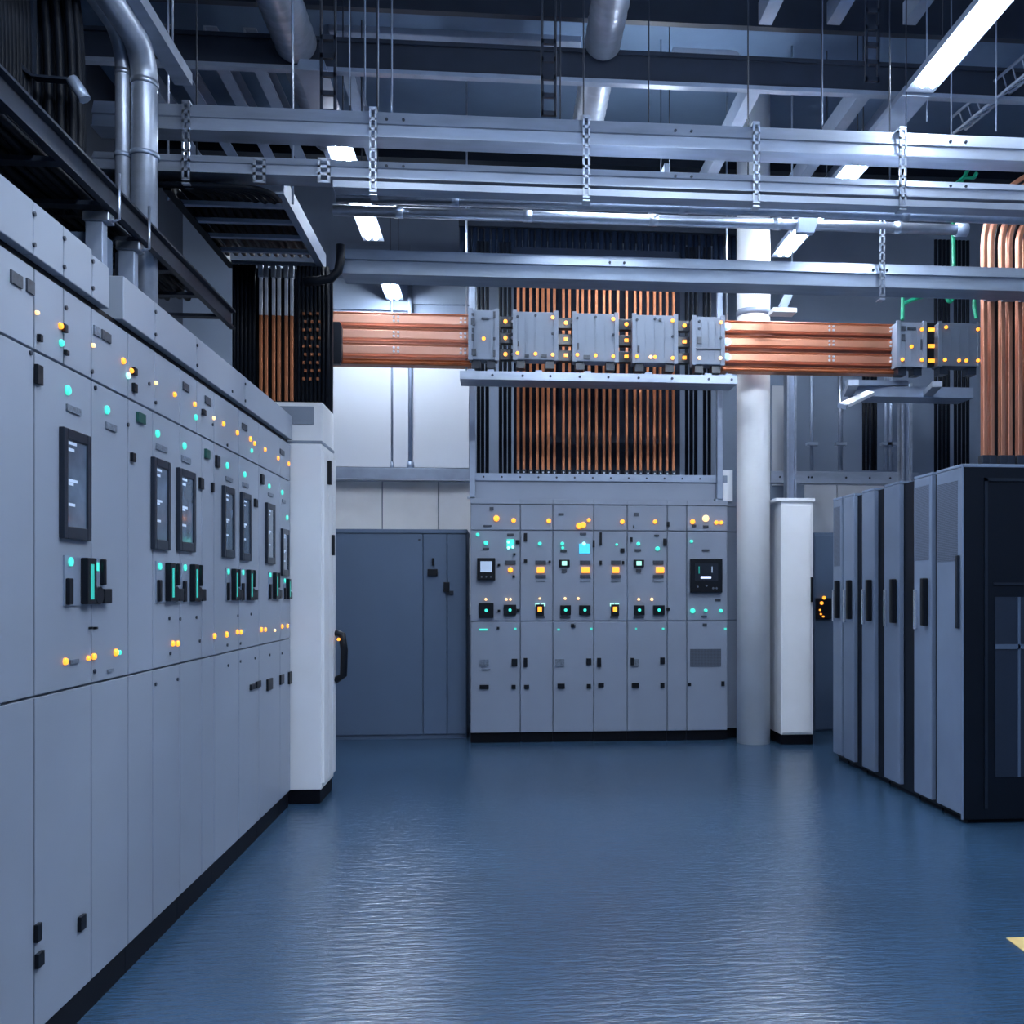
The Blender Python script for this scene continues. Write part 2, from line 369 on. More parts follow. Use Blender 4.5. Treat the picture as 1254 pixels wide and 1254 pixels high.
def strap(px, y0, y1, Y, label, wpx=9, grp='perforated straps holding the trays', rod=True):
    p = PY(px, y1, Y); q = PY(px, y0, Y); w = wpx/F*Y
    t = Thing('perforated_strap', label, 'hanger strap', grp)
    m_ = MB(); x0 = p.x-w/2; x1 = p.x+w/2
    m_.box((x0, Y-.012, p.z), (x0+w*.26, Y, q.z)); m_.box((x1-w*.26, Y-.012, p.z), (x1, Y, q.z))
    n = max(4, int((q.z-p.z)/.055))
    for i in range(n+1):
        zz = p.z+(q.z-p.z)*i/n; m_.box((x0, Y-.012, zz-.008), (x1, Y, zz+.008))
    m_.box((x0, Y-.012, p.z-.03), (x1, Y+.06, p.z-.02))
    t.part('slotted_strap', m_, 'steel')
    if rod:
        t.part('threaded_rod', MB().tube([(p.x, Y+.19, p.z+.05),(p.x, Y+.19, RZ)], .005, 6), 'beam')
        t.part('cross_bracket', MB().box((x0, Y-.01, q.z), (x1, Y+.2, q.z+.012)), 'steel')
    t.done()
for px, a, b, lab in ((228, 126, 220, 'perforated strap nearest the vertical silver pipes'), (457, 134, 234, 'perforated strap second along from the vertical pipes'),
                      (718, 144, 241, 'perforated strap at the middle of the trays'), (926, 152, 248, 'perforated strap in line with the round white column'), (1105, 158, 252, 'perforated strap closest to the copper bends')):
    strap(px, a, b, T2Y-.014, lab)
strap(1080, 268, 362, 6.385, 'perforated strap joining the lower pipe and lowest tray', 7, rod=False)
for px, lab in ((318, 'small slotted joint plate on second tray, nearer the vertical pipes'), (397, 'small slotted joint plate on second tray, above the cable ladder end')):
    p = PY(px, 223, T2Y-.016); q = PY(px, 196, T2Y-.016); m_ = MB()
    for dx in (-.028, .028): m_.box((p.x+dx-.008, T2Y-.03, p.z), (p.x+dx+.008, T2Y-.014, q.z))
    for k in range(4): m_.box((p.x-.036, T2Y-.03, p.z+(q.z-p.z)*k/3-.008), (p.x+.036, T2Y-.014, p.z+(q.z-p.z)*k/3+.008))
    single('joint_plate', m_, 'steel', lab, 'bracket', 'joint plates on the second tray')
# pipe clamp on lower pipe near the lamp
p = PY(985, 276, 6.36)
t = Thing('pipe_clamp', 'angular steel clamp gripping the lower pipe before the column', 'clamp')
t.part('clamp_jaw', MB().prism([(p.x-.07,p.z-.07),(p.x+.05,p.z-.07),(p.x+.09,p.z+.05),(p.x-.04,p.z+.06)], 'y', 6.3, 6.36), 'post')
t.part('clamp_bolt', MB().tube([(p.x+.02,6.33,p.z+.05),(p.x+.02,6.33,p.z+.22)], .01, 8), 'steel'); t.done()
# hanging rods and trapeze hangers in the ceiling space
for px, yt, yb, Y, lab in ((672, 5, 142, 6.3, 'dark threaded rod pair, nearer the middle duct'), (1068, 5, 100, 6.4, 'threaded rod pair beside the large strip light'), (402, 5, 140, 6.2, 'threaded rod pair beside the silver duct over the long row')):
    p = PY(px, yb, Y); t = Thing('rod_hanger', lab, 'hanger', 'paired rod hangers')
    for dx in (-.045, .045): t.part('threaded_rod', MB().tube([(p.x+dx,Y,p.z),(p.x+dx,Y,RZ)], .009, 6), 'beam')
    m_ = MB()
    for k in range(5): m_.box((p.x-.05, Y-.012, p.z+.12*k), (p.x+.05, Y+.012, p.z+.03+.12*k))
    for dx in (-.05, .035): m_.box((p.x+dx, Y-.012, p.z), (p.x+dx+.015, Y+.012, p.z+.51))
    t.part('slotted_bracket', m_, 'beam'); t.done()
k = 0
for px, Y in ((428, 6.6), (447, 6.6), (463, 6.6), (480, 6.7), (1007, 6.6), (1135, 6.5), (1165, 6.7), (1220, 6.6)):
    p = PY(px, 140, Y)
    single('hanging_rod', MB().tube([(p.x,Y,T2Y-.9+.05),(p.x,Y,RZ)], .006, 6), 'post', 'thin steel rod hanging from the ceiling behind the uppermost tray', 'rod', 'thin rods behind the uppermost tray')
# lattice truss on the upper right
m_ = MB(); A = PY(1330, 20, 6.0); B = PY(1165, 158, 7.4)
t = Thing('lattice_truss', 'narrow steel lattice truss slanting down behind the tray near the large strip light', 'truss')
off = [Vector((0,0,.09)), Vector((.12,0,0)), Vector((-.0,0,-.05))]
for o in off: t.part('chord', MB().tube([A+o, B+o], .012, 6), 'post')
for i in range(14):
    a = A.lerp(B, i/14); b = A.lerp(B, (i+1)/14); m_.tube([a+off[0], b+off[1]], .006, 5); m_.tube([a+off[1], b+off[2]], .006, 5)
t.part('lacing', m_, 'post'); t.done()

# ------------------------------------------------------------------ round column
p = PY(922.5, 600, 9.05); rC = 20.5/F*9.05
t = Thing('round_column', 'round white column standing beside the back cabinets', 'column', kind='structure')
t.part('shaft', MB().tube([(p.x, 9.05, 0), (p.x, 9.05, RZ)], rC, 48), 'white')
zc_ = PY(922, 385, 9.05).z
t.part('collar', MB().tube([(p.x, 9.05, zc_-.03), (p.x, 9.05, zc_+.03)], rC*1.03, 48), 'post'); t.done()
COLX = p.x

# ------------------------------------------------------------------ the long row of switchgear on the left
XL = -1.45; CB = -2.35                       # door face, cabinet back
ZS1, ZS2, ZTOP, ZB = 1.165, 2.247, 2.505, .11
def LY(px): return PX(px, 700, XL).y
edges = [2.0]+[LY(v) for v in (42, 157, 220.3, 262, 292.5, 317, 343)]+[PX(355.5, 700, XL).y]
unit_labels = [
    'plain grey switchgear cabinet without a screen at the near end of the long row',
    'grey switchgear cabinet with the largest, solitary screen and one breaker below',
    'grey switchgear cabinet with a screen, third from the near end of the long row',
    'grey switchgear cabinet with a screen, fourth from the near end of the long row',
    'grey switchgear cabinet with a screen, fifth from the near end of the long row',
    'grey switchgear cabinet with a screen, sixth from the near end of the long row',
    'grey switchgear cabinet with a screen, second from the far end of the long row',
    'grey switchgear cabinet at the far end of the long row, beside the pale end cabinet']
G = .004
units = []
for i in range(8):
    y0, y1 = edges[i], edges[i+1]
    t = Thing('switchgear_cabinet', unit_labels[i], 'cabinet', 'long row of switchgear cabinets')
    t.part('carcass', MB().box((CB, y0+.001, ZB), (XL-.02, y1-.001, ZTOP)), 'cab')
    t.part('plinth', MB().box((CB, y0+.001, 0), (XL-.012, y1-.001, ZB)), 'plinth')
    sp = {1: [LY(78), LY(112)], 2: [LY(189)], 3: [LY(241)], 4: [], 5: [], 6: [], 7: [], 0: []}[i]
    spm = {1: [LY(112)], 2: [LY(187)], 3: [LY(247)]}.get(i, [])
    ix = {}
    def doors(nm, z0, z1, cuts):
        ys = [y0]+cuts+[y1]; ids = []
        for a, b in zip(ys, ys[1:]):
            ids.append((a, b, t.part(nm, MB().box((XL-.02, a+G, z0+G), (XL, b-G, z1-G)), 'cab', .002)))
        return ids
    ix['u'] = doors('upper_door', ZS2, ZTOP, sp); ix['m'] = doors('middle_door', ZS1, ZS2, spm); ix['l'] = doors('lower_door', ZB, ZS1, spm)
    units.append((t, y0, y1, ix))
def on_left(px, py):
    q = PX(px, py, XL); yy = min(max(q.y, edges[0]+.01), edges[-1]-.01)
    for (t, y0, y1, ix) in units:
        if y0 <= yy < y1:
            for (a, b, n) in ix['u' if q.z > ZS2 else 'm' if q.z > ZS1 else 'l']:
                if a <= yy < b: return t, n, q
            
def lbox(px, py, w, h, d, name, m, bev=0, lab=None, x=XL):
    r = on_left(px, py); t, n, q = r
    a = PX(px-w/2, py, XL); b = PX(px+w/2, py, XL); hz = h/2*q.y/F*1.0
    hz = abs(PX(px, py-h/2, XL).z-PX(px, py+h/2, XL).z)/2
    return t.part(name, MB().box((x, a.y, q.z-hz), (x+d, b.y, q.z+hz)), m, bev, lab, under=n)
def llamp(px, py, h, m, name='indicator_lamp'):
    t, n, q = on_left(px, py); hz = abs(PX(px, py-h/2, XL).z-PX(px, py+h/2, XL).z)/2*.88
    t.part(name, MB().tube([(XL, q.y, q.z), (XL+.006, q.y, q.z), (XL+.010, q.y, q.z)], [hz, hz, hz*.75], 14), m, 0, None, under=n)
AMB = [(73,399,9),(150,442,9),(160,454,7),(213,483,7),(237.6,495,7),(273,519,7),(290,530,7),(306,537.5,7),(311,543,6),(324,550.5,6),(340,561,6),(353,568,6),
       (79,810,10),(107,806,7),(114,804,9),(141,799,10),(211,788,8),(217,788,8),(262,779,8),(277,777,8),(290,774,7),(294.5,774,7),(319.5,771,7),(324.5,771,6),(345,767,6),(351.5,766.5,6)]
for a in AMB: llamp(*a, 'amber')
for a in [(44,383,6),(113,423,6),(190,469,6),(261,512,5),(336,772,4)]: llamp(*a, 'amberw')
for a in [(74,420,10),(82,478,14),(130,502,12),(192,531,11),(225,546,10),(277.6,570,9),(299,581,8),(329,595.5,7),(345,603,7),(351,634,7),(239,511,8),(307.5,552,6),(145,799,7)]: llamp(*a, 'teal')
llamp(156, 460, 9, 'tealw')
for (px,py,w,h) in [(19,342,14,15),(36,351,9,16),(129,412,11,11),(227,474,7,9),(254,491,7,9),(299,523,6,7),(345,554,5,6)]: lbox(px,py,w,h,.006,'nameplate','plate')
for (px,py,w,h) in [(118,406,8,11),(89,502,17,8),(135,523,13,8),(197,549,13,7),(227,563,11,7),(280,587,8,5),(300,594,7,5),(331,606,6,4),(347,614,4,4),(90,810,10,5),(134,821,7,4)]: lbox(px,py,w,h,.006,'nameplate','plateg')
for (px,py,w,h) in [(45,459,7,24),(46.5,414,3.5,9),(77,402,4,10),(79,432,3.5,6),(163,455,4,9),(163,475,4,11),(161,560,4,11),(248,505,3.5,7),(265,565,4,14),(259,597,2,12),(320,587,3,12),(245,592,4,14),(312,616,3,10),
                    (44,1142,6,22),(46,1175,8,18),(98,1130,7,18),(308,841,5,7),(315,838,5,8),(329,838,6,14),(344,832,4,12),(354,830,3,15),(109,769,2,3),(115,769,2,3)]: lbox(px,py,w,h,.013,'latch_handle','black',.002)
for (px,py,w,h) in [(171,512,9,12),(252.5,556,5,11)]: lbox(px,py,w,h,.012,'small_display','darkgreen',.001)
for (px,py) in [(80,377),(112,455),(37,432),(156,520),(116,475),(182,470),(190,493),(260,520),(278,545),(115,822),(208,800),(190,838),(217,832),(244,785),(278,790),(294,788),(279,815),(294,810),(312,806),(330,802),(345,800),(207,757),(220,758),(240,756),(291,754),(307,752)]:
    t, n, q = on_left(px, py); t.part('screw', MB().disc((XL, q.y, q.z), (1,0,0), .008, .006, 8), 'screw', under=n)
# screens
def lscreen(i, pa, pb, ptop, pbot):
    t = units[i][0]; ya, yb = PX(pa, 600, XL+.016).y, PX(pb, 600, XL+.016).y
    zt = PX(pa, ptop, XL+.016).z; zb = PX(pa, pbot, XL+.016).z; bw = (yb-ya)*.15; bz = .035
    m_ = MB(); x0, x1 = XL, XL+.018
    m_.box((x0, ya, zb), (x1, ya+bw, zt)); m_.box((x0, yb-bw, zb), (x1, yb, zt)); m_.box((x0, ya+bw, zb), (x1, yb-bw, zb+bz*1.2)); m_.box((x0, ya+bw, zt-bz), (x1, yb-bw, zt))
    k = t.part('display_frame', m_, 'bezel', .003)
    t.part('display_glass', MB().box((x0, ya+bw, zb+bz*1.2), (x0+.012, yb-bw, zt-bz)), 'screen', 0, None, under=k)
    d = yb-ya
    for j, (f, w) in enumerate(((.86, .5), (.80, .35), (.52, .55), (.49, .3), (.3, .4), (.07, .5))):
        zz = zb+(zt-zb)*f; m_ = MB(); m_.box((x0+.012, ya+bw+.012, zz), (x0+.0132, ya+bw+.012+(d-2*bw-.03)*w, zz+.010)); t.part('display_text', m_, 'lit', 0, None, under=k)
lscreen(1, 78, 112, 522, 659); lscreen(2, 189, 209, 559, 672); lscreen(3, 220, 240, 572, 674); lscreen(4, 275, 288, 594, 682); lscreen(5, 297, 308, 602, 686); lscreen(6, 327.5, 337.5, 615, 690); lscreen(7, 346.5, 354.5, 647, 705)
# breakers: plate, main block with teal strip, side lever, rotary knob
def breaker(i, px, w, yt, yb):
    t = units[i][0]; y0 = PX(px, 700, XL).y; y1 = PX(px+w, 700, XL).y; L = y1-y0
    zt = PX(px, yt, XL).z; zb = PX(px, yb, XL).z; H = zt-zb
    k = t.part('breaker_plate', MB().box((XL, y0, zb), (XL+.005, y1, zt)), 'post')
    def bx(nm, m, a, b, c, d, x0, x1, bev=.004): t.part(nm, MB().box((XL+x0, y0+L*a, zb+H*c), (XL+x1, y0+L*b, zt-H*(1-d))), m, bev, None, under=k)
    bx('side_lever', 'black', .02, .13, .02, .55, .005, .018)
    bx('breaker_block', 'black', .37, .60, .02, .98, .005, .03)
    bx('light_strip', 'tealstrip', .62, .68, .3, .85, .004, .006, 0)
    bx('light_strip', 'tealstrip', .44, .52, .12, .85, .030, .0312, 0)
    bx('breaker_grip', 'black', .86, .94, .42, .98, .005, .02)
    bx('trip_window', 'teal', .72, .82, .72, .9, .005, .008, 0)
    t.part('breaker_knob', MB().tube([(XL+.005, y0+L*.72, zb+H*.2), (XL+.025, y0+L*.72, zb+H*.2)], H*.19, 16), 'black', .0, None, under=k)
    bx('knob_lever', 'black', .84, 1.05, .02, .34, .005, .025)
    t.part('status_light', MB().disc((XL+.005, y0+L*.13, zb+H*.88), (1,0,0), .015, .006, 12), 'teal', 0, None, under=k)
breaker(1, 77, 50, 680, 742); breaker(2, 190, 27.5, 687, 738); breaker(3, 221.5, 24, 689, 738); breaker(4, 276, 15.5, 695, 736); breaker(5, 294, 16.5, 696, 736); breaker(6, 328, 12.5, 700, 734); breaker(7, 346.5, 7, 708, 734)
for (t, *_) in units: t.done()
# rail along the lower seam and top covers
single('top_rail', MB().box((XL-.35, 2.0, ZTOP), (XL-.02, edges[-1], ZTOP+.028)), 'plinth', 'black rail running along the tops of the long switchgear row', 'rail')
def cover(y0, y1, cuts, label, step=None):
    t = Thing('busbar_duct_cover', label, 'duct cover', 'pale covers on top of the long row')
    ys = [y0]+cuts+[y1]
    for j, (a, b) in enumerate(zip(ys, ys[1:])):
        zt = 2.70 if not (step and j == len(ys)-2) else step
        t.part('cover_panel', MB().box((XL-.32, a+.002, ZTOP+.029), (XL+.012, b-.002, zt)), 'cab', .003)
    t.part('bolts', (lambda m_: [m_.disc((XL+.012, y, z_), (1,0,0), .008, .006, 8) for y in ys[1:-1] for z_ in (ZTOP+.06, 2.66)] and m_)(MB().disc((XL+.012, (y0+y1)/2, ZTOP+.06), (1,0,0), .008, .006, 8)), 'screw')
    t.done()
XC = XL+.012
cover(2.0, PX(134, 350, XC).y, [PX(41, 300, XC).y, PX(78, 300, XC).y, PX(113, 330, XC).y], 'pale cover box over the near switchgear cabinets, notched at its end', 2.685)
cover(PX(151, 380, XC).y, edges[-1], [PX(190, 400, XC).y, PX(241, 430, XC).y, PX(300, 470, XC).y], 'long pale cover box over the far switchgear cabinets')

# pale end cabinet beyond the row
PE0 = edges[-1]+.06; PEX = PY(393.5, 700, PE0).x; PE1 = PX(408.5, 700, PEX).y
t = Thing('end_cabinet', 'tall pale cabinet closing the far end of the long row, under the copper riser', 'cabinet')
zt = PY(375, 543, PE0).z; ztt = PY(375, 491, PE0).z
t.part('carcass', MB().box((CB, PE0, .1), (PEX, PE1, zt)), 'pale', .004)
t.part('plinth', MB().box((CB, PE0+.01, 0), (PEX-.01, PE1-.01, .1)), 'plinth')
m1 = (PE0*2+PE1)/3; dn = []
ys = [PE0+.01, PE0+(PE1-PE0)*.40, PE0+(PE1-PE0)*.72, PE1-.005]
for a, b in zip(ys, ys[1:]): dn.append(t.part('side_door', MB().box((PEX, a+.008, .14), (PEX+.018, b-.008, zt-.05)), 'pale', .003))
hy = ys[1]-.05
t.part('latch_handle', MB().box((PEX+.018, hy-.02, 2.25), (PEX+.045, hy+.02, 2.42)), 'black', .004, under=dn[0])
t.part('latch_handle', MB().box((PEX+.018, ys[2]-.06, 1.75), (PEX+.04, ys[2]-.03, 1.9)), 'black', .004, under=dn[1])
kx = PE1-.04
hd = t.part('lever_handle', MB().tube([(PEX+.018, kx, 1.18), (PEX+.07, kx, 1.16), (PEX+.085, kx, 1.05), (PEX+.08, kx, .86), (PEX+.018, kx, .82)], .028, 10), 'black', under=dn[2])
t.part('indicator_lamp', MB().disc((PEX+.05, kx-.03, 1.13), (0,-1,0), .012, .01), 'amber', under=dn[2])
t.part('base_rim', MB().box((CB, PE0-.005, zt), (PEX+.006, PE1, zt+.02)), 'cab', .003)
t.part('top_box', MB().box((CB, PE0+.05, zt+.02), (PEX, PE1, ztt)), 'pale', .004)
t.part('vent_plate', MB().box((PEX-.36, PE0+.042, zt+.14), (PEX-.06, PE0+.05, ztt-.03)), 'cab', .002)
t.done()

# ------------------------------------------------------------------ above the long row: dark tray, posts, cables
XT = -1.85
zt0, zt1 = EYE+.966*1.85, EYE+1.035*1.85
t = Thing('cable_tray', 'dark steel cable tray running the length above the switchgear row', 'cable tray')
t.part('tray_side', MB().prism([(XT,zt0),(XT+.035,zt0),(XT+.035,zt0+.012),(XT+.008,zt0+.016),(XT+.008,zt1-.016),(XT+.035,zt1-.012),(XT+.035,zt1),(XT,zt1)], 'y', 1.2, 6.62), 'dsteel')
t.part('tray_side', MB().prism([(XT-.5,zt0),(XT-.465,zt0),(XT-.465,zt1),(XT-.5,zt1)], 'y', 1.2, 6.62), 'dsteel')
for k in range(12): t.part('rung', MB().box((XT-.465, 1.4+k*.45, zt0+.01), (XT, 1.46+k*.45, zt0+.03)), 'dsteel')
t.done()
def tpost(px, ytop, lab, wpx):
    p = PX(px, ytop, XT-.06); w = .028
    t = Thing('support_post', lab, 'post', 'posts carrying the dark tray')
    t.part('channel', MB().prism([(XT-.10,p.y-w),(XT-.02,p.y-w),(XT-.02,p.y+w),(XT-.10,p.y+w)], 'z', ZTOP+.03, zt0-.05), 'post', .004)
    t.part('clamp', MB().box((XT-.11, p.y-.038, zt0-.05), (XT+.01, p.y+.038, zt0-.004)), 'steel', .006)
    t.part('stud', MB().tube([(XT+.012, p.y, zt0-.04), (XT+.045, p.y, zt0-.03), (XT+.045, p.y, zt1+.06)], .007, 6), 'steel')
    t.done()
tpost(118, 290, 'steel post under the dark tray, nearer one with stud through the tray', 12)
tpost(157, 330, 'steel post under the dark tray, farther one beside the gap in the covers', 14)
p = PX(141, 350, XT-.02)
single('dark_column', MB().box((XT-.2, p.y-.1, ZTOP), (XT-.04, p.y+.02, 3.2)), 'blue', 'dark steel upright filling the gap between the pale covers', 'post')
for j in range(18):
    X = -2.32+.045*(j % 9)*1.0; z = zt0+.06+.05*(j//9) if j < 18 else 0
    if X > XT-.04: continue
    pts = [(X+.012*math.sin(y*1.7+j), y, z+.01*math.sin(y*2.3+j*2)) for y in [1.3+.4*i for i in range(13)]]
    single('black_cable', MB().tube(pts, .02, 8), 'cable', 'black cable lying lengthwise in the dark tray over the switchgear', 'cable', 'cables lying in the dark tray')
for j in range(16):
    X = -2.95+.07*j; z = 2.6+.05*(j % 3)+(.25 if j < 6 else 0)
    if X > XL-.4: continue
    pts = [(X+.03*math.sin(y*1.3+j), y, z+.04*math.sin(y*1.9+j*2)) for y in [1.6+.35*i for i in range(14)]]
    single('black_cable', MB().tube(pts, .026, 8), 'cable', 'loose black cable lying on top of the switchgear cabinets', 'cable', 'loose cables on top of the switchgear')
for j, y in enumerate((3.2, 3.75, 4.35, 5.0, 5.7)):
    single('cross_strut', MB().box((-3.4, y, 3.05), (XT-.12, y+.05, 3.1)), 'dsteel', 'dark cross strut between the wall and the dark tray', 'strut', 'cross struts under the dark tray')

# vertical cable bundle, upper left
D0 = 4.75
for j in range(20):
    px = 46+2.9*j; dd = D0+.16*((j*7) % 5)/4
    a = PY(px, 265, dd); b = PY(px, 150, dd); c = PY(px-2, 40, dd); d = PY(px-16-.2*j, -90, dd); e = PY(px-46, -190, dd)
    if a.x > -1.9: a.x = b.x = min(a.x, b.x)
    pts = []
    for (p0, p1) in ((a,b),(b,c),(c,d),(d,e)):
        for s_ in range(4): pts.append(p0.lerp(p1, s_/4))
    pts.append(e)
    for _ in range(2): pts = [pts[0]]+[(pts[i-1]+pts[i]*2+pts[i+1])/4 for i in range(1, len(pts)-1)]+[pts[-1]]
    single('black_cable', MB().tube(pts, .019, 8), 'cable', 'thick black cable dropping from the ceiling in the corner bundle', 'cable', 'corner bundle of hanging cables')
for j in range(10):
    px = -22+4.6*j
    pts = [PY(px+14-(i-4)**2*1.1*(1 if i > 4 else .3), 260-48*i, D0-.25+.02*j) for i in range(9)]
    single('black_cable', MB().tube(pts, .022, 8), 'cable', 'black cable curving down at the very corner of the view', 'cable', 'curving cables at the frame corner')
t = Thing('cable_ladder', 'small dark vertical ladder rack between the hanging cable bundles', 'cable ladder')
p0, p1 = PY(29, 92, D0-.05), PY(29, -60, D0-.05); q0 = PY(41, 92, D0-.05)
for X in (p0.x, q0.x): t.part('side_rail', MB().box((X-.01, D0-.07, p0.z), (X+.01, D0-.04, p1.z)), 'dsteel')
for k in range(9): t.part('rung', MB().box((p0.x, D0-.062, p0.z+.07*k+.02), (q0.x, D0-.05, p0.z+.07*k+.04)), 'dsteel')
t.done()
pts = [PY(x_, y_, D0-.1) for x_, y_ in ((24,62),(27,78),(32,88),(42,95),(60,97),(84,99),(92,100))]
t = Thing('cable_strap', 'curved dark steel strap across the hanging cable bundle', 'strap')
t.part('strap_band', MB().bar(pts, .05, .012, Vector((0,1,0))), 'dsteel')
p = PY(104, 122, D0-.12); t.part('clamp', MB().tube([PY(88, 97, D0-.12), PY(97, 110, D0-.12), p], .028, 8), 'post'); t.done()

# silver vertical pipes with elbows
def elbow_pipe(px, Y, r, ytop, ybot, label):
    p = PY(px, ytop, Y); R = .17; z = p.z
    pts = [(p.x, Y, 2.53), (p.x, Y, z-R)]+arc((p.x, Y-R, z-R), R, 0, math.pi/2, 8, 'yz')[1:]+[(p.x, 3.4, z)]
    t = Thing('silver_pipe', label, 'pipe', 'vertical silver pipes with elbows')
    t.part('pipe_body', MB().tube(pts, r, 20), 'galv')
    zz = PY(px, 191, Y).z
    t.part('clamp_ring', MB().tube([(p.x, Y, zz-.012), (p.x, Y, zz+.012)], r*1.13, 20), 'post')
    t.part('elbow_collar', MB().tube([(p.x, Y, z-R-.03), (p.x, Y, z-R)], r*1.08, 20), 'steel')
    t.done()
elbow_pipe(150.5, 5.3, .039, 48, 330, 'thinner vertical silver pipe dropping behind the dark tray')
elbow_pipe(177, 5.32, .068, 62, 330, 'thicker vertical silver pipe dropping behind the dark tray')
t = Thing('strut_channel', 'steel strut channel running overhead from the viewer to the uppermost tray', 'strut')
p = PY(222, 100, 5.65)
t.part('channel', MB().prism([(p.x-.05,p.z),(p.x+.05,p.z),(p.x+.05,p.z+.07),(p.x+.035,p.z+.07),(p.x+.035,p.z+.015),(p.x-.035,p.z+.015),(p.x-.035,p.z+.07),(p.x-.05,p.z+.07)], 'y', 3.2, 5.69), 'galv')
t.part('hanging_rod', MB().tube([(p.x, 5.5, p.z+.015), (p.x, 5.5, RZ)], .007, 6), 'steel')
t.part('hanging_rod', MB().tube([(p.x, 4.9, p.z+.015), (p.x, 4.9, RZ)], .007, 6), 'steel'); t.done()

# ------------------------------------------------------------------ cable ladder and riser over the end cabinet
ZL = 3.9; H = ZL-EYE
yl0, yl1 = 5.82, PE1+.02
xl, xr = -.843*H, -.546*H
t = Thing('cable_ladder', 'wide cable ladder full of black cables above the copper riser', 'cable ladder')
for X, s_ in ((xl, 1), (xr, -1)):
    t.part('side_rail', MB().prism([(X,ZL),(X+.05*s_,ZL),(X+.05*s_,ZL+.012),(X+.012*s_,ZL+.012),(X+.012*s_,ZL+.12),(X,ZL+.12)], 'y', yl0, yl1), 'post' if s_ < 0 else 'cable')
for k in range(5):
    yk = yl0+.22+k*(yl1-yl0-.3)/4; t.part('rung', MB().box((xl+.01, yk, ZL+.005), (xr-.01, yk+.035, ZL+.035)), 'post', .004)
t.part('light_blocker', MB().box((xl+.014, yl0+.3, ZL+.121), (xr-.014, yl1, ZL+.126)), 'rackb')  # added dark sheet, stops lamps above from showing between the cables
t.part('hanging_rod', MB().tube([(xr+.02, yl0+.15, ZL), (xr+.02, yl0+.15, RZ)], .008, 6), 'steel')
t.part('hanging_rod', MB().tube([(xl-.02, yl0+.15, ZL), (xl-.02, yl0+.15, RZ)], .008, 6), 'steel')
t.done()
RY = PE1-.12
zrb = ztt
for j in range(12):
    X = xr-.05-.058*j; yb = yl0-.10+.033*j; z = ZL-.01+.0145*j; R = .16
    pts = [(xl-.35, yb, z), (X-R, yb, z)]+arc((X-R, yb+R, z), R, -math.pi/2, 0, 6, 'xy')[1:]+[(X, yb+R+.25, ZL+.075), (X, yl1-.1, ZL+.075)]
    single('black_cable', MB().tube(pts, .018, 8), 'cable', 'thick black cable sweeping round into the wide cable ladder', 'cable', 'cables sweeping into the cable ladder')
def riser(px, r, kind, j=0, Yo=0, bot=None):
    X = PY(px, 400, RY).x; R = .12
    pts = [(X, RY+Yo, bot if bot else zrb), (X, RY+Yo, ZL-.02)]
    return X, pts
for px in (287,291,296,301,306,311,316,332,347.5,366,371,376,381,386,391,396,401):
    X, pts = riser(px, .015, 'c', Yo=.0 if px not in (332,347.5,316) else .06)
    single('black_cable', MB().tube([pts[0], ((X, pts[0][1], 3.4)), pts[1]], .0155, 8), 'cable', 'black vertical cable beside the copper risers on the pale end cabinet', 'cable', 'vertical cables around the copper risers')
zs = PY(340, 388, RY).z
cnt = 0
for px in (321, 327.5, 336.5, 343, 352, 358.5):
    X = PY(px, 400, RY).x; y = RY-.03
    t = Thing('copper_riser', 'vertical copper bar with silvery top, %s pair over the pale end cabinet' % ('first', 'first', 'middle', 'middle', 'third', 'third')[cnt], 'busbar', 'copper risers over the end cabinet, %s pair' % ('first', 'first', 'middle', 'middle', 'third', 'third')[cnt])
    t.part('copper_bar', MB().box((X-.012, y-.012, zrb+.05), (X+.012, y+.012, zs)), 'copperd', .003)
    t.part('tinned_end', MB().box((X-.012, y-.012, zs), (X+.012, y+.012, ZL-.1)), 'tin', .003)
    t.part('lug', MB().box((X-.017, y-.02, zrb), (X+.017, y+.02, zrb+.06)), 'screw', .004)
    t.part('top_lug', MB().box((X-.017, y-.02, ZL-.12), (X+.017, y+.02, ZL-.03)), 'steel', .004)
    t.done(); cnt += 1
m_ = MB(); m_.box((PY(285,400,RY).x, RY+.12, zrb), (PY(404,400,RY).x, RY+.14, ZL))
single('backing_panel', m_, 'rackb', 'dark panel standing behind the copper risers of the end cabinet', 'panel')
t = Thing('copper_contacts', 'small glowing copper contacts on the dark panel beside the risers', 'contact strip')
for px in (372, 380, 389):
    m_ = MB()
    for k in range(9):
        q = PY(px+(k % 2)*2, 384+k*10, RY-.03); m_.box((q.x-.008, RY-.035, q.z-.01), (q.x+.008, RY-.018, q.z+.01))
    t.part('contact_strip', m_, 'copperd')
t.done()
# black flexible conduit at the end of ladder
pts = [PY(x_, y_, 6.3) for x_, y_ in ((417,300),(417,318),(414,332),(405,341),(390,344),(372,345))]
single('flexible_conduit', MB().tube(pts, .03, 12), 'cable', 'black bent conduit elbow at the end of the lowest tray', 'conduit')

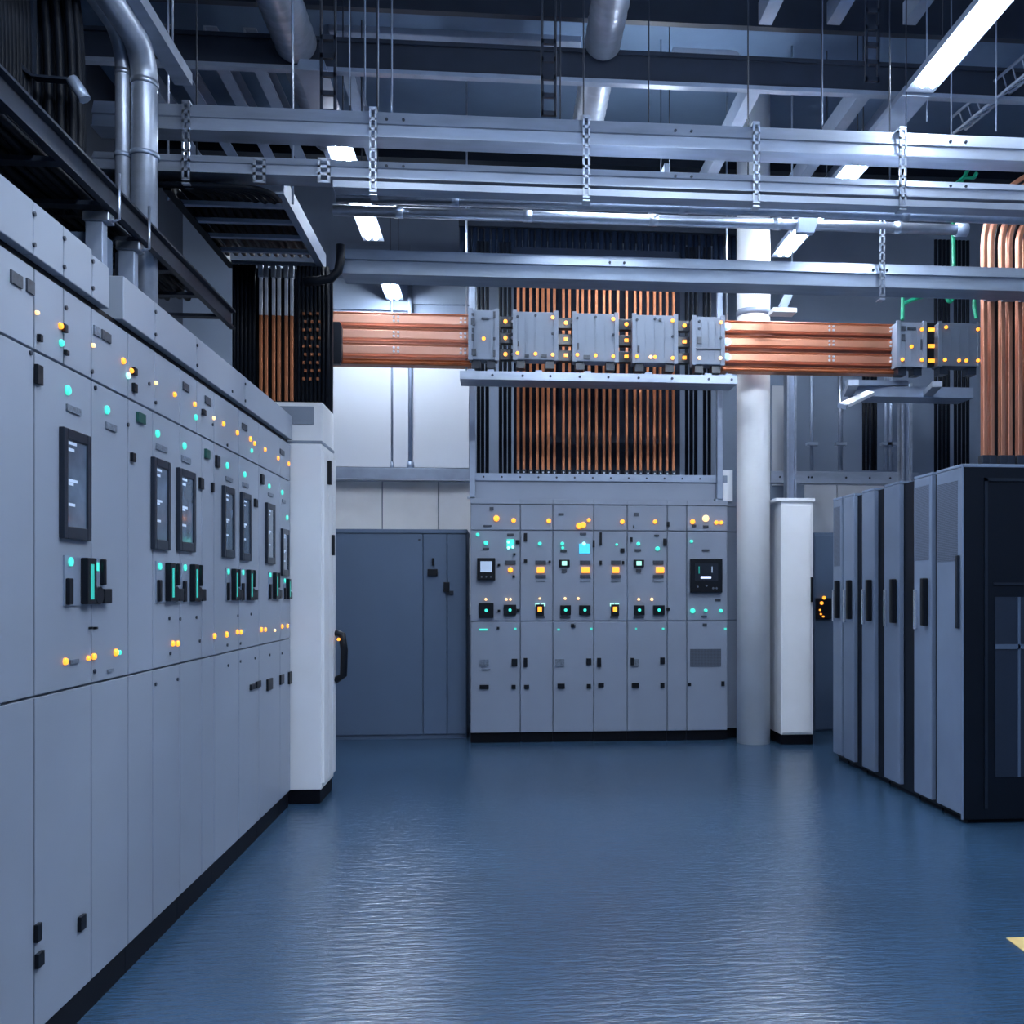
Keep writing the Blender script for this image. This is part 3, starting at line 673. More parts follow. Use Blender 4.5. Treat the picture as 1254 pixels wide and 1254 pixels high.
# ------------------------------------------------------------------ back cabinets
YB = 9.2; YBB = 9.85
zT = PY(735, 618, YB).z; zTr = PY(735, 612, YB).z; zR1 = PY(735, 650, YB).z; zR2 = PY(735, 760.5, YB).z
bx_ = [PY(v, 700, YB).x for v in (576, 637, 677, 727, 768, 817, 841, 891, 957)]
blab = ['back switchgear cabinet with the small square controller, beside the slate blue cabinet', 'narrow back switchgear cabinet with a single column of lamps, second from slate blue cabinet',
        'back switchgear cabinet with bright cyan square lamp', 'narrow back switchgear cabinet with a single column of lamps, nearer the column',
        'back switchgear cabinet with twin gauges, three before the round white column', 'very narrow blank back cabinet beside the large black display',
        'back switchgear cabinet with large black display and mesh vent', 'back cabinet end partly hidden behind the round white column']
bun = []
for i in range(8):
    a, b = bx_[i], bx_[i+1]
    t = Thing('back_switchgear_cabinet', blab[i], 'cabinet', 'back row of switchgear cabinets')
    yb0 = YB if i < 7 else YB+.12
    t.part('carcass', MB().box((a+.001, yb0+.02, .1), (b-.001, YBB, zT)), 'cab_back')
    t.part('plinth', MB().box((a+.001, yb0+.03, 0), (b-.001, YBB, .1)), 'plinth')
    t.part('top_trim', MB().box((a+.0005, yb0-.012, zT), (b-.0005, YBB, zTr)), 'cab_back', .002)
    ids = []
    for nm, z0, z1 in (('upper_door', zR1, zT), ('middle_door', zR2, zR1), ('lower_door', .1, zR2)):
        ids.append(t.part(nm, MB().box((a+.006, yb0, z0+.005), (b-.006, yb0+.02, z1-.005)), 'cab_back', .002))
    bun.append((t, a, b, ids, yb0))
def on_back(px, py):
    q = PY(px, py, YB)
    for (t, a, b, ids, y) in bun:
        if a <= q.x < b: return t, ids[0 if q.z > zR1 else 1 if q.z > zR2 else 2], PY(px, py, y)
    return bun[0][0], bun[0][3][1], q
def bbox_(px, py, w, h, d, name, m, bev=0, under=None, y=None, lab=None):
    t, n, q = on_back(px, py); k = YB/F; yy = q.y if y is None else y
    return t.part(name, MB().box((q.x-w/2*k, yy-d, q.z-h/2*k), (q.x+w/2*k, yy, q.z+h/2*k)), m, bev, lab, under=n if under is None else under)
def blamp(px, py, s, m, name='indicator_lamp'):
    t, n, q = on_back(px, py); r = s/2*YB/F*.9
    t.part(name, MB().tube([(q.x, q.y, q.z), (q.x, q.y-.02, q.z), (q.x, q.y-.028, q.z)], [r, r, r*.7], 14), m, under=n)
for a in [(608,635,8),(629,637.5,6),(672,638,6),(709,644,8),(714,643,8),(721,637,5),(762,639,6),(802,639,5.5),(848,639,6.5),(877,640,5.5),(883,640,5),(661,699,0),(625,698,7)]:
    if a[2]: blamp(*a, 'amber')
blamp(864, 635, 9, 'amberw')
for (px,py,w,h) in [(662,698,9,7),(717,698,10,7),(754,698,8,7),(808,698,10,7),(661,746,5,6),(753,746,5,6)]:
    bbox_(px, py, w, h, .022, 'lit_pushbutton', 'amber', .003)
for a in [(595,734,3.5),(620,734,3.5),(625,734,3.5),(661,733,3),(692,733,3.5),(708,733,3.5),(782,734,3.5),(798,734,4)]: blamp(*a, 'amberw')
for (px,py) in [(658,740.5),(665,740.5),(749.5,740.5),(755.5,740.5)]: bbox_(px, py, 5, 4, .015, 'lit_window', 'sign')
for a in [(585,655,5),(595,665,6),(661,666,5),(688.5,666,5),(689,671,4),(781.5,666,5),(805,672,6),(846.5,663,4.5),(755,667,3.5),(848,748,7),(864,747.5,4.5),(882.5,748,5)]: blamp(*a, 'teal')
bbox_(625, 666, 9, 11, .015, 'lit_square_lamp', 'teal', .003)
for d in ((622.5,664),(628,670),(622.5,671)): blamp(d[0], d[1], 4, 'tealw')
bbox_(715.5, 672, 13, 12, .015, 'lit_square_lamp', 'cyan', .003); blamp(715, 666, 5, 'tealw')
for (px,py,w) in [(592,771,10),(631,770,3),(724,770,3),(684,771,3),(812,770,3),(888,770,3),(779,770,2)]: bbox_(px, py, w, 2.2, .008, 'status_light', 'teal')
for (px,py,w,h) in [(625,689,13,5),(662,689,13,5),(716.5,689,13,5),(754,689,12,5),(806,689,13,5),(662,706,13,4),(716.5,706,13,4),(754,706,12,4),(806,706,13,4),(595,672,8,2.5),(690,675,8,2.5),(781,674,8,3),
                    (602,623,5,4),(597,644,10,2),(687,630,7,3),(779,630,6,4),(714,654,8,3),(625,655,8,3),(804,656,6,2.5),(850,644,5,3),(864,645,7,3),(864,674,9,2.5),(662,755.5,10,2.5),(692,756,13,2.5),(752,755.5,10,2.5),(782,756,13,2.5),(862,755,7,2.5),(879,735,7,3),(863,765,5,3),(702,767,5,4)]:
    bbox_(px, py, w, h, .01, 'nameplate', 'plate')
for (px,py,w,h) in [(662,711.5,12,2),(716.5,711.5,13,2),(754,711.5,12,2),(806,712,14,2),(595,820,11,2)]: bbox_(px,py,w,h,.006,'nameplate','plateg')
for (px,py,w,h) in [(691,690,13,9),(782,690,13,9)]:
    k = bbox_(px, py, w, h, .03, 'meter', 'black', .004); t, n, q = on_back(px, py); w2 = .3*w*YB/F
    t.part('meter_face', MB().box((q.x-w2*.8, YB-.0315, q.z-.02), (q.x+w2*.8, YB-.03, q.z+.022)), 'sign', under=k); bbox_(px, py+9, 6, 4, .012, 'nameplate', 'plate')
for (px,py,w,h) in [(595.5,747.5,18,18),(624.5,747,15,13),(692.5,747,13,12),(716,747,14,12),(782.5,747,13,12),(806.5,747,14,12)]:
    k = bbox_(px, py, w, h, .035, 'gauge', 'black', .004); t, n, q = on_back(px, py)
    t.part('gauge_light', MB().disc((q.x, YB-.035, q.z), (0,-1,0), .016, .004, 10), 'teal', under=k)
for (px,py,w,h) in [(661,747,10,14),(753,747,10,14)]: bbox_(px, py, w, h, .018, 'switch_block', 'black', .003)
k = bbox_(595.5, 697, 22, 27, .06, 'controller', 'black', .006); t, n, q = on_back(595.5, 697)
t.part('controller_screen', MB().box((q.x-.056, YB-.062, q.z-.03), (q.x+.056, YB-.06, q.z+.075)), 'lit', under=k)
for d in (-.045, 0, .045): t.part('controller_button', MB().disc((q.x+d, YB-.06, q.z-.075), (0,-1,0), .009, .006, 8), 'plateg', under=k)
k = bbox_(864, 705, 40, 42, .05, 'control_display', 'black', .006); t, n, q = on_back(864, 705)
t.part('display_glass', MB().box((q.x-.115, YB-.052, q.z-.05), (q.x+.115, YB-.05, q.z+.12)), 'bezel', under=k)
t.part('display_text', MB().box((q.x-.06, YB-.0535, q.z-.03), (q.x+.045, YB-.052, q.z-.006)), 'blueglow', under=k)
t.part('display_text', MB().box((q.x-.08, YB-.0535, q.z+.02), (q.x-.072, YB-.052, q.z+.09)), 'tealstrip', under=k)
t.part('display_text', MB().box((q.x+.05, YB-.0535, q.z+.03), (q.x+.058, YB-.052, q.z+.09)), 'lit', under=k)
for dx, dz in ((-.09,-.11),(0,-.1),(.065,-.125),(.1,-.125)): t.part('display_button', MB().disc((q.x+dx, YB-.05, q.z+dz), (0,-1,0), .01, .006, 8), 'plateg', under=k)
bbox_(864, 805.5, 39, 22, .006, 'vent_grille', 'vent')
for (px,py,w,h) in [(593,811.5,11,8),(685.5,811.5,11,9),(777.5,811.5,9,9)]:
    bbox_(px, py, w, h, .012, 'lower_label', 'plateg')
for (px,py,w,h) in [(630,811,7,9),(643.5,811,4.5,11),(721,810,6,8),(733.5,811,5,11),(774,810,4,9),(811,809,5.5,8),(593,841,11,5),(629,841,5,5),(645,841,6,5),(687,840,9,6),(721,840,5,5),(736,839,7,5),(778,839,9,6),(811,839,5,6),(844,838,4,4),(885,837,4,6),(643.5,658,4,10),(634,664,5,5),(643.5,687,4,4),(735.5,660,3,16),(773,661,3,6),(762,674,5,5),(814,664,4,9),(630,679,3,3),(727,666,2.5,9),(673,688,3,3),(763,689,2.5,4),(735.5,689,3,5),(634.5,747.5,4,4),(818,746,4,4),(776,645,1.5,3),(818,642,3,6),(701,766,4,4),(610,769,3,3),(611,692,3,3),(629,706,3,3),(611,748,3,3)]:
    bbox_(px, py, w, h, .02, 'latch_handle', 'black', .002)
q = PY(948, 671, YB+.12); t = bun[7][0]
t.part('lit_sign', MB().box((q.x-.026, YB+.10, q.z-.095), (q.x+.03, YB+.12, q.z+.09)), 'sign', .002, 'small glowing green sign', under=bun[7][3][1])
m_ = MB()
for k in range(4): m_.box((q.x-.0, YB+.098, q.z-.075+.04*k), (q.x+.018, YB+.10, q.z-.052+.04*k))
t.part('sign_text', m_, 'darkgreen', under=bun[7][3][1])
for (t, *_) in bun: t.done()
# the pale tall cabinet right of the column and its neighbours
YP = 8.85
a, b = PY(957.5, 700, YP), PY(996.5, 700, YP); zp = PY(975, 614, YP).z
t = Thing('tall_cabinet', 'pale blank tall cabinet standing beside the round white column', 'cabinet')
t.part('carcass', MB().box((a.x, YP+.02, .1), (b.x, YB+.11, zp)), 'pale', .003)
dn = t.part('door', MB().box((a.x+.006, YP, .12), (b.x-.03, YP+.02, zp-.04)), 'pale', .003)
t.part('plinth', MB().box((a.x, YP+.03, 0), (b.x, YB+.1, .1)), 'plinth')
t.part('top_trim', MB().box((a.x-.06, YP-.01, zp), (b.x+.01, YB+.1, zp+.03)), 'pale', .003)
t.part('latch_handle', MB().box((b.x-.026, YP-.015, 1.38), (b.x-.008, YP+.02, 1.62)), 'black', .003, under=dn); t.done()
YD = 9.7
a, b = PY(998, 700, YD), PY(1034, 700, YD); zp = PY(1005, 652, YD).z
t = Thing('slate_cabinet', 'narrow slate blue cabinet with orange lamps beside the far racks', 'cabinet')
t.part('carcass', MB().box((a.x, YD+.02, 0), (b.x, YD+.5, zp)), 'blue', .004)
dn = t.part('door', MB().box((a.x+.004, YD, .02), (b.x-.004, YD+.02, zp-.03)), 'blue', .003)
q = PY(1006, 744, YD); t.part('device_box', MB().box((q.x-.07, YD-.03, q.z-.12), (q.x+.1, YD, q.z+.1)), 'black', .004, under=dn)
for px, py in ((1009,732),(1006,738.5),(1004,747),(1005,752),(1008,755)):
    q = PY(px, py, YD-.03); t.part('indicator_lamp', MB().disc((q.x, YD-.03, q.z), (0,-1,0), .018 if py < 740 else .01, .012), 'amber', under=dn)
t.done()
# slate blue cabinet at the left of the back row
YS = 9.5
a, b = PY(372, 700, YS), PY(571, 700, YS); zp = PY(490, 648, YS).z; zp2 = PY(490, 653, YS).z
t = Thing('slate_cabinet', 'wide slate blue cabinet with flush doors before the white wall', 'cabinet')
t.part('carcass', MB().box((a.x, YS+.02, .0), (b.x+.004, 10.3, zp2)), 'blue', .003)
t.part('top_trim', MB().box((a.x, YS-.006, zp2), (b.x+.01, 10.3, zp)), 'blue', .003)
x1 = PY(518, 700, YS).x; x2 = PY(547.5, 700, YS).x
dn = t.part('door', MB().box((a.x+.004, YS, .05), (x1-.005, YS+.02, zp2-.006)), 'blue', .003)
d2 = t.part('door', MB().box((x1+.005, YS, .05), (x2-.004, YS+.02, zp2-.006)), 'blue', .003)
d3 = t.part('door', MB().box((x2+.004, YS, .05), (b.x-.002, YS+.02, zp2-.006)), 'blue', .003)
def sb(px, py, w, h, d, nm, m, u): 
    q = PY(px, py, YS); k = YS/F; t.part(nm, MB().box((q.x-w*k/2, YS-d, q.z-h*k/2), (q.x+w*k/2, YS, q.z+h*k/2)), m, .003, under=u)
sb(530, 701, 12, 8, .04, 'latch_handle', 'black', d2); sb(530.5, 688, 2.5, 9, .03, 'latch_lever', 'black', d2); sb(547, 719, 7, 12, .035, 'lock', 'black', d3); sb(551, 726, 9, 5, .02, 'lock_plate', 'bezel', d3)
sb(513.5, 661, 2.5, 2, .01, 'screw', 'screw', dn); t.done()

# top box on back cabinets
t = Thing('busbar_entry_box', 'grey entry box on top of the back cabinets, where the copper risers land', 'box')
a, b = PY(581, 600, YB+.08), PY(889, 600, YB+.08); zb1 = PY(735, 581, YB+.08).z; zb2 = PY(735, 590, YB+.08).z
t.part('box_body', MB().box((a.x, YB+.08, zTr+.001), (b.x, YBB, zb2)), 'cab_back', .003)
t.part('box_flange', MB().box((a.x-.01, YB+.06, zb2), (b.x+.01, YBB, zb1)), 'post', .003)
m_ = MB()
for k in range(14): m_.disc((a.x+(b.x-a.x)*(k+.5)/14, YB+.06, (zb1+zb2)/2), (0,-1,0), .01, .006, 8)
t.part('bolts', m_, 'screw'); t.done()

# vertical copper risers behind the junction boxes
YR = 9.42; zA = zb1; zBt = PY(735, 300, YR).z
pairs = [634.5, 641.5, 650, 658, 665, 671.5, 679, 690, 697.5, 707, 713.5, 721.5, 730.5, 739.5, 747, 756.5, 767.5, 777.5, 784.5, 793, 801.5, 808.5, 817, 824.5]
for j, px in enumerate(pairs):
    X = PY(px, 500, YR).x; w = .013; y = YR+(.0 if j % 2 else .02)
    t = Thing('copper_riser', 'upright copper bar standing on the back cabinets in a close row', 'busbar', 'close row of copper risers on the back cabinets')
    t.part('copper_bar', MB().box((X-w, y-.02, zA+.05), (X+w, y+.02, PY(735, 324, YR).z)), 'copperd', .002)
    t.part('lug', MB().box((X-w*1.6, y-.03, zA), (X+w*1.6, y+.03, zA+.06)), 'screw', .004)
    t.part('bolt', MB().disc((X, y-.03, zA+.03), (0,-1,0), .009, .008, 8), 'steel'); t.done()
a, b = PY(629, 500, YR+.15), PY(832, 500, YR+.15)
single('backing_panel', MB().box((a.x, YR+.12, zA), (b.x, YR+.15, zBt)), 'cableb', 'dark navy panel standing behind the close row of copper risers', 'panel')
for px in (586,591,596.5,613,618.5,624,841,846.5,852,863,868.5):
    X = PY(px, 500, YR).x
    single('black_cable', MB().tube([(X, YR, zA), (X, YR, 4.0), (X, YR, zBt)], .019, 10), 'cable', 'black upright cable flanking the close row of copper risers', 'cable', 'upright cables flanking the copper risers')
for px, lab in ((578.5, 'silver upright post at the slate cabinet side of the risers'), (881, 'silver upright post at the column side of the risers')):
    X = PY(px, 500, YB+.03).x; t = Thing('support_post', lab, 'post', 'posts beside the copper risers')
    t.part('post_body', MB().box((X-.028, YB+.0, zTr+.001), (X+.028, YB+.055, PY(px, 345, YB).z)), 'post', .004)
    t.part('foot_plate', MB().box((X-.05, YB-.0, zTr+.001), (X+.03, YB+.058, zTr+.02)), 'steel', .002); t.done()
q = PY(892, 582, YB); single('wall_box', MB().box((q.x-.05, YB+.062, zTr+.001), (q.x+.06, YB+.2, q.z+.06)), 'pale', 'small pale box on the back cabinets against the column', 'box', bev=.004)
# dark band of cables above
YCb = 9.7; za_, zb_ = PY(735, 347, YCb).z, PY(735, 284, YCb).z
for j in range(44):
    px = 566+7.75*j; X = PY(px, 300, YCb).x
    single('black_cable', MB().tube([(X, YCb+.03*(j % 2), za_-.02*(j % 3)), (X, YCb+.03*(j % 2), zb_)], .03, 8), 'cableb', 'dark hanging cable in the dense curtain behind the lowest tray', 'cable', 'curtain of dark cables behind the lowest tray')
a, b = PY(562, 282, YCb), PY(908, 282, YCb)
t = Thing('cable_tray', 'dark cable tray from which the curtain of cables hangs', 'cable tray')
t.part('tray_body', MB().box((a.x, YCb-.06, zb_), (b.x, YCb+.3, zb_+.05)), 'dsteel')
for x in (a.x+.1, b.x-.1): t.part('hanging_rod', MB().tube([(x, YCb, zb_+.05), (x, YCb, RZ)], .008, 6), 'steel')
t.done()

# horizontal copper bars and junction boxes
YH = 8.62
def hbar(px0, px1, pref, yc, hpx, label, m, grp, marks):
    x0, x1 = PY(px0, yc, YH).x, PY(px1, yc, YH).x; z = PY(pref, yc, YH).z; h = hpx*YH/F; e = .01
    t = Thing('copper_busbar', label, 'busbar', grp)
    t.part('bar_body', MB().prism([(YH, z-h/2+.028), (YH+.014, z-h/2+.012), (YH+.0, z-h/2+.006), (YH+.01, z-h/2), (YH+.13, z-h/2), (YH+.13, z+h/2), (YH+.01, z+h/2), (YH, z+h/2-.006), (YH+.014, z+h/2-.014), (YH, z+h/2-.03)], 'x', x0, x1), m)
    for px in marks:
        q = PY(px, yc, YH); m_ = MB()
        for dx, dz in ((-.02,-.015),(.02,-.015),(-.02,.02),(.02,.02)): m_.disc((q.x+dx, YH+.004, z+dz), (0,-1,0), .011, .014, 8)
        t.part('joint_bolts', m_, 'tin')
    t.done()
for (yc, h, lab, m) in ((391, 16.5, 'copper busbar over the white wall, topmost of four', 'copperp'), (409.5, 16.5, 'copper busbar over the white wall, second from top', 'copperp'), (428.5, 16.5, 'copper busbar over the white wall, third from top', 'copperp'), (443, 7, 'thin dark copper busbar over the white wall, lowest of four', 'copperd')):
    hbar(330, 577, 490, yc, h, lab, m, 'copper busbars over the white wall', (485, 567) if h > 10 else ())
for (yc, h, lab, m) in ((402, 15.5, 'copper busbar in front of the column, topmost of four', 'copper'), (420, 15.5, 'copper busbar in front of the column, second from top', 'copper'), (439, 15.5, 'copper busbar in front of the column, third from top', 'copper'), (453, 6.5, 'thin dark copper busbar in front of the column, lowest of four', 'copperd')):
    hbar(885, 1100, 1000, yc, h, lab, m, 'copper busbars in front of the column', (1018, 1093) if h > 10 else ())
q0, q1 = PY(404, 394, YH-.05), PY(419, 446, YH-.05)
single('busbar_flange', MB().prism([(q0.x,q0.z),(q1.x-.02,q0.z),(q1.x,q0.z-.05),(q1.x,q1.z+.05),(q1.x-.02,q1.z),(q0.x,q1.z)], 'y', YH-.06, YH-.002), 'black', 'black flange clamping the copper busbars beside the end cabinet', 'flange', bev=.004)
for (yc, lab) in ((394, 'black insulated bar linking the junction boxes, upper of three'), (414, 'black insulated bar linking the junction boxes, middle of three'), (434, 'black insulated bar linking the junction boxes, lower of three')):
    t = Thing('insulated_busbar', lab, 'busbar', 'black bars between the junction boxes')
    z = PY(620, yc, YH+.05).z; t.part('bar_body', MB().box((PY(612, yc, YH).x, YH+.05, z-.05), (PY(846, yc, YH).x, YH+.12, z+.05)), 'bezel', .004)
    for k, px in enumerate((619, 693, 767, 838)):
        q = PY(px, yc, YH+.05)
        t.part('indicator_lamp', MB().box((q.x-.018, YH+.03, z-.014), (q.x+.018, YH+.05, z+.014)) if yc > 400 and k else MB().disc((q.x, YH+.05, z), (0,-1,0), .018, .016), 'amber')
        t.part('terminal', MB().disc((q.x+.065, YH+.05, z), (0,-1,0), .014, .015, 8), 'tin')
    t.done()
zrail0 = None
def jbox(x0p, x1p, y0p, y1p, label, lamps, slots=(), dark=False):
    a, b = PY(x0p, y1p, YH-.12), PY(x1p, y0p, YH-.12); Y0 = YH-.12
    t = Thing('junction_box', label, 'junction box', 'grey boxes along the copper busbars')
    m = 'boxd' if dark else 'box'
    bd = t.part('box_body', MB().box((a.x, Y0, a.z), (b.x, YH+.04, b.z)), m, .006)
    w = b.x-a.x
    t.part('side_flange', MB().box((a.x-.012, Y0-.012, a.z-.008), (a.x+.028, Y0+.002, b.z+.012)), m, .003, under=bd)
    t.part('side_flange', MB().box((b.x-.028, Y0-.012, a.z-.008), (b.x+.012, Y0+.002, b.z+.012)), m, .003, under=bd)
    m_ = MB()
    for k in range(3): m_.box((a.x+w*(.28+.22*k)-.002, Y0-.004, a.z+.05), (a.x+w*(.28+.22*k)+.002, Y0+.002, b.z-.05))
    t.part('ribs', m_, m, under=bd)
    for (fx, fz, mm) in lamps:
        t.part('indicator_lamp' if mm != 'screw' else 'bolt', MB().disc((a.x+w*fx, Y0-(.012 if fx < .16 or fx > .84 else .0), a.z+(b.z-a.z)*fz), (0,-1,0), .016 if mm != 'screw' else .012, .014, 12), mm, under=bd)
    for (fx, fz, sw, sh) in slots:
        t.part('cover_mark', MB().box((a.x+w*fx-sw, Y0-.014, a.z+(b.z-a.z)*fz-sh), (a.x+w*fx+sw, Y0-.0, a.z+(b.z-a.z)*fz+sh)), 'plate', under=bd)
    t.part('lower_bracket', MB().box((a.x+.02, Y0+.03, a.z-.07), (a.x+.1, YH+.02, a.z)), 'bezel'); t.part('lower_bracket', MB().box((b.x-.1, Y0+.03, a.z-.07), (b.x-.02, YH+.02, a.z)), 'bezel')
    t.done(); return a, b
STD = [(.08,.88,'screw'),(.5,.92,'screw'),(.9,.88,'amber'),(.08,.12,'amber'),(.5,.12,'amber'),(.9,.1,'amber'),(.9,.55,'screw')]
SL1 = [(.12,.9,.012,.012),(.12,.75,.018,.03),(.12,.58,.01,.02),(.12,.44,.012,.03),(.55,.82,.03,.01),(.88,.9,.01,.03),(.88,.42,.01,.012),(.15,.14,.02,.03),(.88,.12,.01,.03)]
jbox(575, 609.5, 380, 440, 'narrow grey junction box at the end of the copper bars over the white wall', [(.5,.42,'amber')], SL1)
jbox(629.5, 682, 382.5, 440, 'wide grey junction box, first of three, nearer the white wall', STD, [(.3,.07,.02,.012),(.7,.08,.025,.012),(.1,.32,.006,.02)])
jbox(702.5, 756, 384.5, 442, 'wide grey junction box, middle of three', STD, [(.3,.08,.03,.018),(.1,.3,.008,.03)])
jbox(775.5, 828.5, 386.5, 444, 'wide grey junction box, third of three, nearer the column', STD+[(.4,.12,'amberw')], [(.12,.28,.008,.03),(.62,.9,.012,.012)])
jbox(849, 886, 388.5, 446, 'narrow grey junction box in front of the column side', [(.2,.13,'amberw'),(.88,.13,'amberw'),(.9,.88,'amber'),(.2,.9,'screw'),(.2,.75,'screw'),(.9,.55,'screw')], [(.2,.5,.02,.03),(.5,.32,.12,.004)])
jbox(1099, 1133, 395, 449, 'narrow grey junction box at the racks end of the copper bars', [(.5,.45,'amber'),(.85,.83,'amber'),(.15,.15,'amber'),(.85,.15,'amber')], [(.2,.85,.02,.02),(.2,.65,.015,.03),(.5,.85,.04,.012),(.85,.5,.006,.05)])
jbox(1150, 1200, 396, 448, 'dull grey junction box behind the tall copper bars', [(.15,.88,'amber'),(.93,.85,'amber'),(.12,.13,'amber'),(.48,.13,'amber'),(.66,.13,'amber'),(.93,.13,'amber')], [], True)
t = Thing('terminal_block', 'dark block with amber lamps between the two boxes near the racks', 'terminal block')
q = PY(1141.5, 422, YH); t.part('block_body', MB().box((q.x-.1, YH-.02, q.z-.21), (q.x+.1, YH+.06, q.z+.2)), 'black', .004)
for y_ in (404, 424, 442):
    q2 = PY(1140, y_, YH-.02); t.part('indicator_lamp', MB().box((q2.x-.03, YH-.035, q2.z-.016), (q2.x+.03, YH-.02, q2.z+.016)), 'amber')
t.done()
for y_, in ((399.5,), (418.5,), (436.5,)):
    q = PY(890.5, y_, YH-.02); t = Thing('pilot_light', 'ice blue pilot light at the end of the copper bar in front of the column', 'pilot light', 'ice blue pilot lights')
    t.part('lens', MB().disc((q.x, YH-.001, q.z), (0,-1,0), .03, .03), 'icy'); t.part('ring', MB().tube([(q.x, YH-.001, q.z), (q.x, YH-.016, q.z)], .038, 14), 'steel'); t.done()
# support rail below the boxes
YRL = YH-.22
a, b = PY(563, 463, YRL), PY(903, 463, YRL); zz0, zz1 = PY(735, 467, YRL).z, PY(735, 457, YRL).z
t = Thing('support_rail', 'long silver rail carrying the grey junction boxes', 'rail')
t.part('rail_body', MB().prism([(YRL,zz0),(YRL+.3,zz0),(YRL+.3,zz0+.015),(YRL+.015,zz0+.015),(YRL+.015,zz1),(YRL,zz1)], 'x', a.x, b.x), 'galv')
for px in (577, 601, 660, 720, 795, 868, 893): q = PY(px, 457, YRL); t.part('bracket', MB().box((q.x-.03, YRL+.016, zz0+.015), (q.x+.03, YRL+.24, zz1+.02)), 'post')
m_ = MB()
for px in (603, 640, 674, 710, 745, 782, 823, 868, 896): q = PY(px, 462, YRL); m_.disc((q.x, YRL, (zz0+zz1)/2), (0,-1,0), .012, .008, 8)
t.part('bolts', m_, 'screw')
for px in (570, 899): q = PY(px, 462, YRL); t.part('hanging_rod', MB().tube([(q.x, YRL+.28, zz0), (q.x, YRL+.28, RZ)], .009, 6), 'steel')
t.done()

# ------------------------------------------------------------------ far wall fittings
YC = RY1-.06
for px, y0, y1, r, lab in ((480, 445, 575, .012, 'thin conduit on the white wall'), (502.5, 445, 575, .026, 'thicker conduit on the white wall')):
    p, q = PY(px, y1, YC), PY(px, y0-100, YC); t = Thing('conduit', lab, 'conduit', 'conduits on the white wall')
    t.part('tube', MB().tube([p, (p.x, YC, q.z)], r, 10), 'post'); t.part('end_fitting', MB().tube([(p.x, YC, p.z), (p.x, YC, p.z+.09)], r*1.7, 10), 'post'); t.done()
a, b = PY(395, 580, 11.13), PY(577, 580, 11.13); z0, z1 = PY(490, 586, 11.13).z, PY(490, 573, 11.13).z
t = Thing('wall_trunking', 'silver trunking along the white wall above the slate blue cabinet', 'trunking')
t.part('trunking_body', MB().box((a.x, 11.13, z0), (b.x, YC-.0, z1)), 'post', .006); t.part('lower_shelf', MB().box((a.x, 11.12, z0-.02), (b.x, YC, z0)), 'galv'); t.done()
# right half of far wall
YF = 10.5
a, b = PY(944, 584, YF), PY(1125, 584, YF); z0, z1 = PY(1020, 592, YF).z, PY(1020, 577.5, YF).z
t = Thing('wall_trunking', 'silver trunking on the wall between column and racks', 'trunking')
t.part('trunking_body', MB().box((a.x, YF, z0), (b.x, YF+.12, z1)), 'galv', .004)
m_ = MB()
for px in (955, 990, 994, 1036, 1065, 1090): q = PY(px, 585, YF); m_.disc((q.x, YF, (z0+z1)/2), (0,-1,0), .012, .008, 8)
t.part('bolts', m_, 'screw'); t.done()
for px, w, y0, y1, lab in ((968.5, 12, 440, 611, 'silver upright post beside the round column'), (1109.5, 13, 470, 600, 'silver upright post nearer the racks, below the bracket')):
    q = PY(px, y1, YF-.1); k = w/2*YF/F; t = Thing('wall_post', lab, 'post', 'upright posts at the far wall')
    zz = PY(px, y0, YF-.1).z
    t.part('channel', MB().box((q.x-k, YF-.14, q.z), (q.x-k+.02, YF-.002, zz)), 'galv'); t.part('channel', MB().box((q.x+k-.02, YF-.14, q.z), (q.x+k, YF-.002, zz)), 'galv'); t.part('web', MB().box((q.x-k, YF-.09, q.z), (q.x+k, YF-.07, zz)), 'post')
    t.part('foot', MB().box((q.x-k*1.5, YF-.16, q.z-.05), (q.x+k*1.5, YF-.002, q.z)), 'post'); t.done()
for px, r, m, lab in ((994, .02, 'post', 'conduit on the grey wall, nearest the column'), (1029, .03, 'steel', 'conduit on the grey wall, middle one'), (1085, .022, 'post', 'conduit on the grey wall, pair nearest the racks'), (1091, .022, 'post', 'conduit on the grey wall, last of the pair by racks')):
    p, q = PY(px, 576, YF+.05), PY(px, 430, YF+.05); t = Thing('conduit', lab, 'conduit', 'conduits on the grey wall')
    t.part('tube', MB().tube([p, (p.x, YF+.05, q.z)], r, 10), m); zz = PY(px, 545, YF).z
    t.part('clip', MB().box((p.x-.06, YF+.0, zz), (p.x+.06, YF+.09, zz+.035)), m); t.done()
for px in (1058, 1063, 1068, 1072): 
    p, q = PY(px, 576, YF+.06), PY(px, 445, YF+.06)
    single('black_cable', MB().tube([p, (p.x, YF+.06, q.z)], .021, 8), 'cable', 'black cable down the grey wall between the two posts', 'cable', 'cables between the wall posts')
for px in (1146, 1151, 1156, 1161, 1170, 1175, 1180, 1185):
    p, q = PY(px, 578, 9.6), PY(px, 330, 9.6)
    single('black_cable', MB().tube([p, (p.x, 9.6, (p.z+q.z)/2), (p.x, 9.6, 5.2)], .019, 8), 'cable', 'black cable hanging behind the junction box near the racks', 'cable', 'cables hanging behind the racks')
mb = MB(); a, b = PY(985, 600, RY1-.02), PY(1020, 450, RY1-.02)
mb.box((PY(945,600,RY1).x, RY1-.02, zc), (PY(975,600,RY1).x, RY1, 4)); 
struct('trim_5', mb, 'wallw', 'pale wall strip behind the round column', 'wall panel')
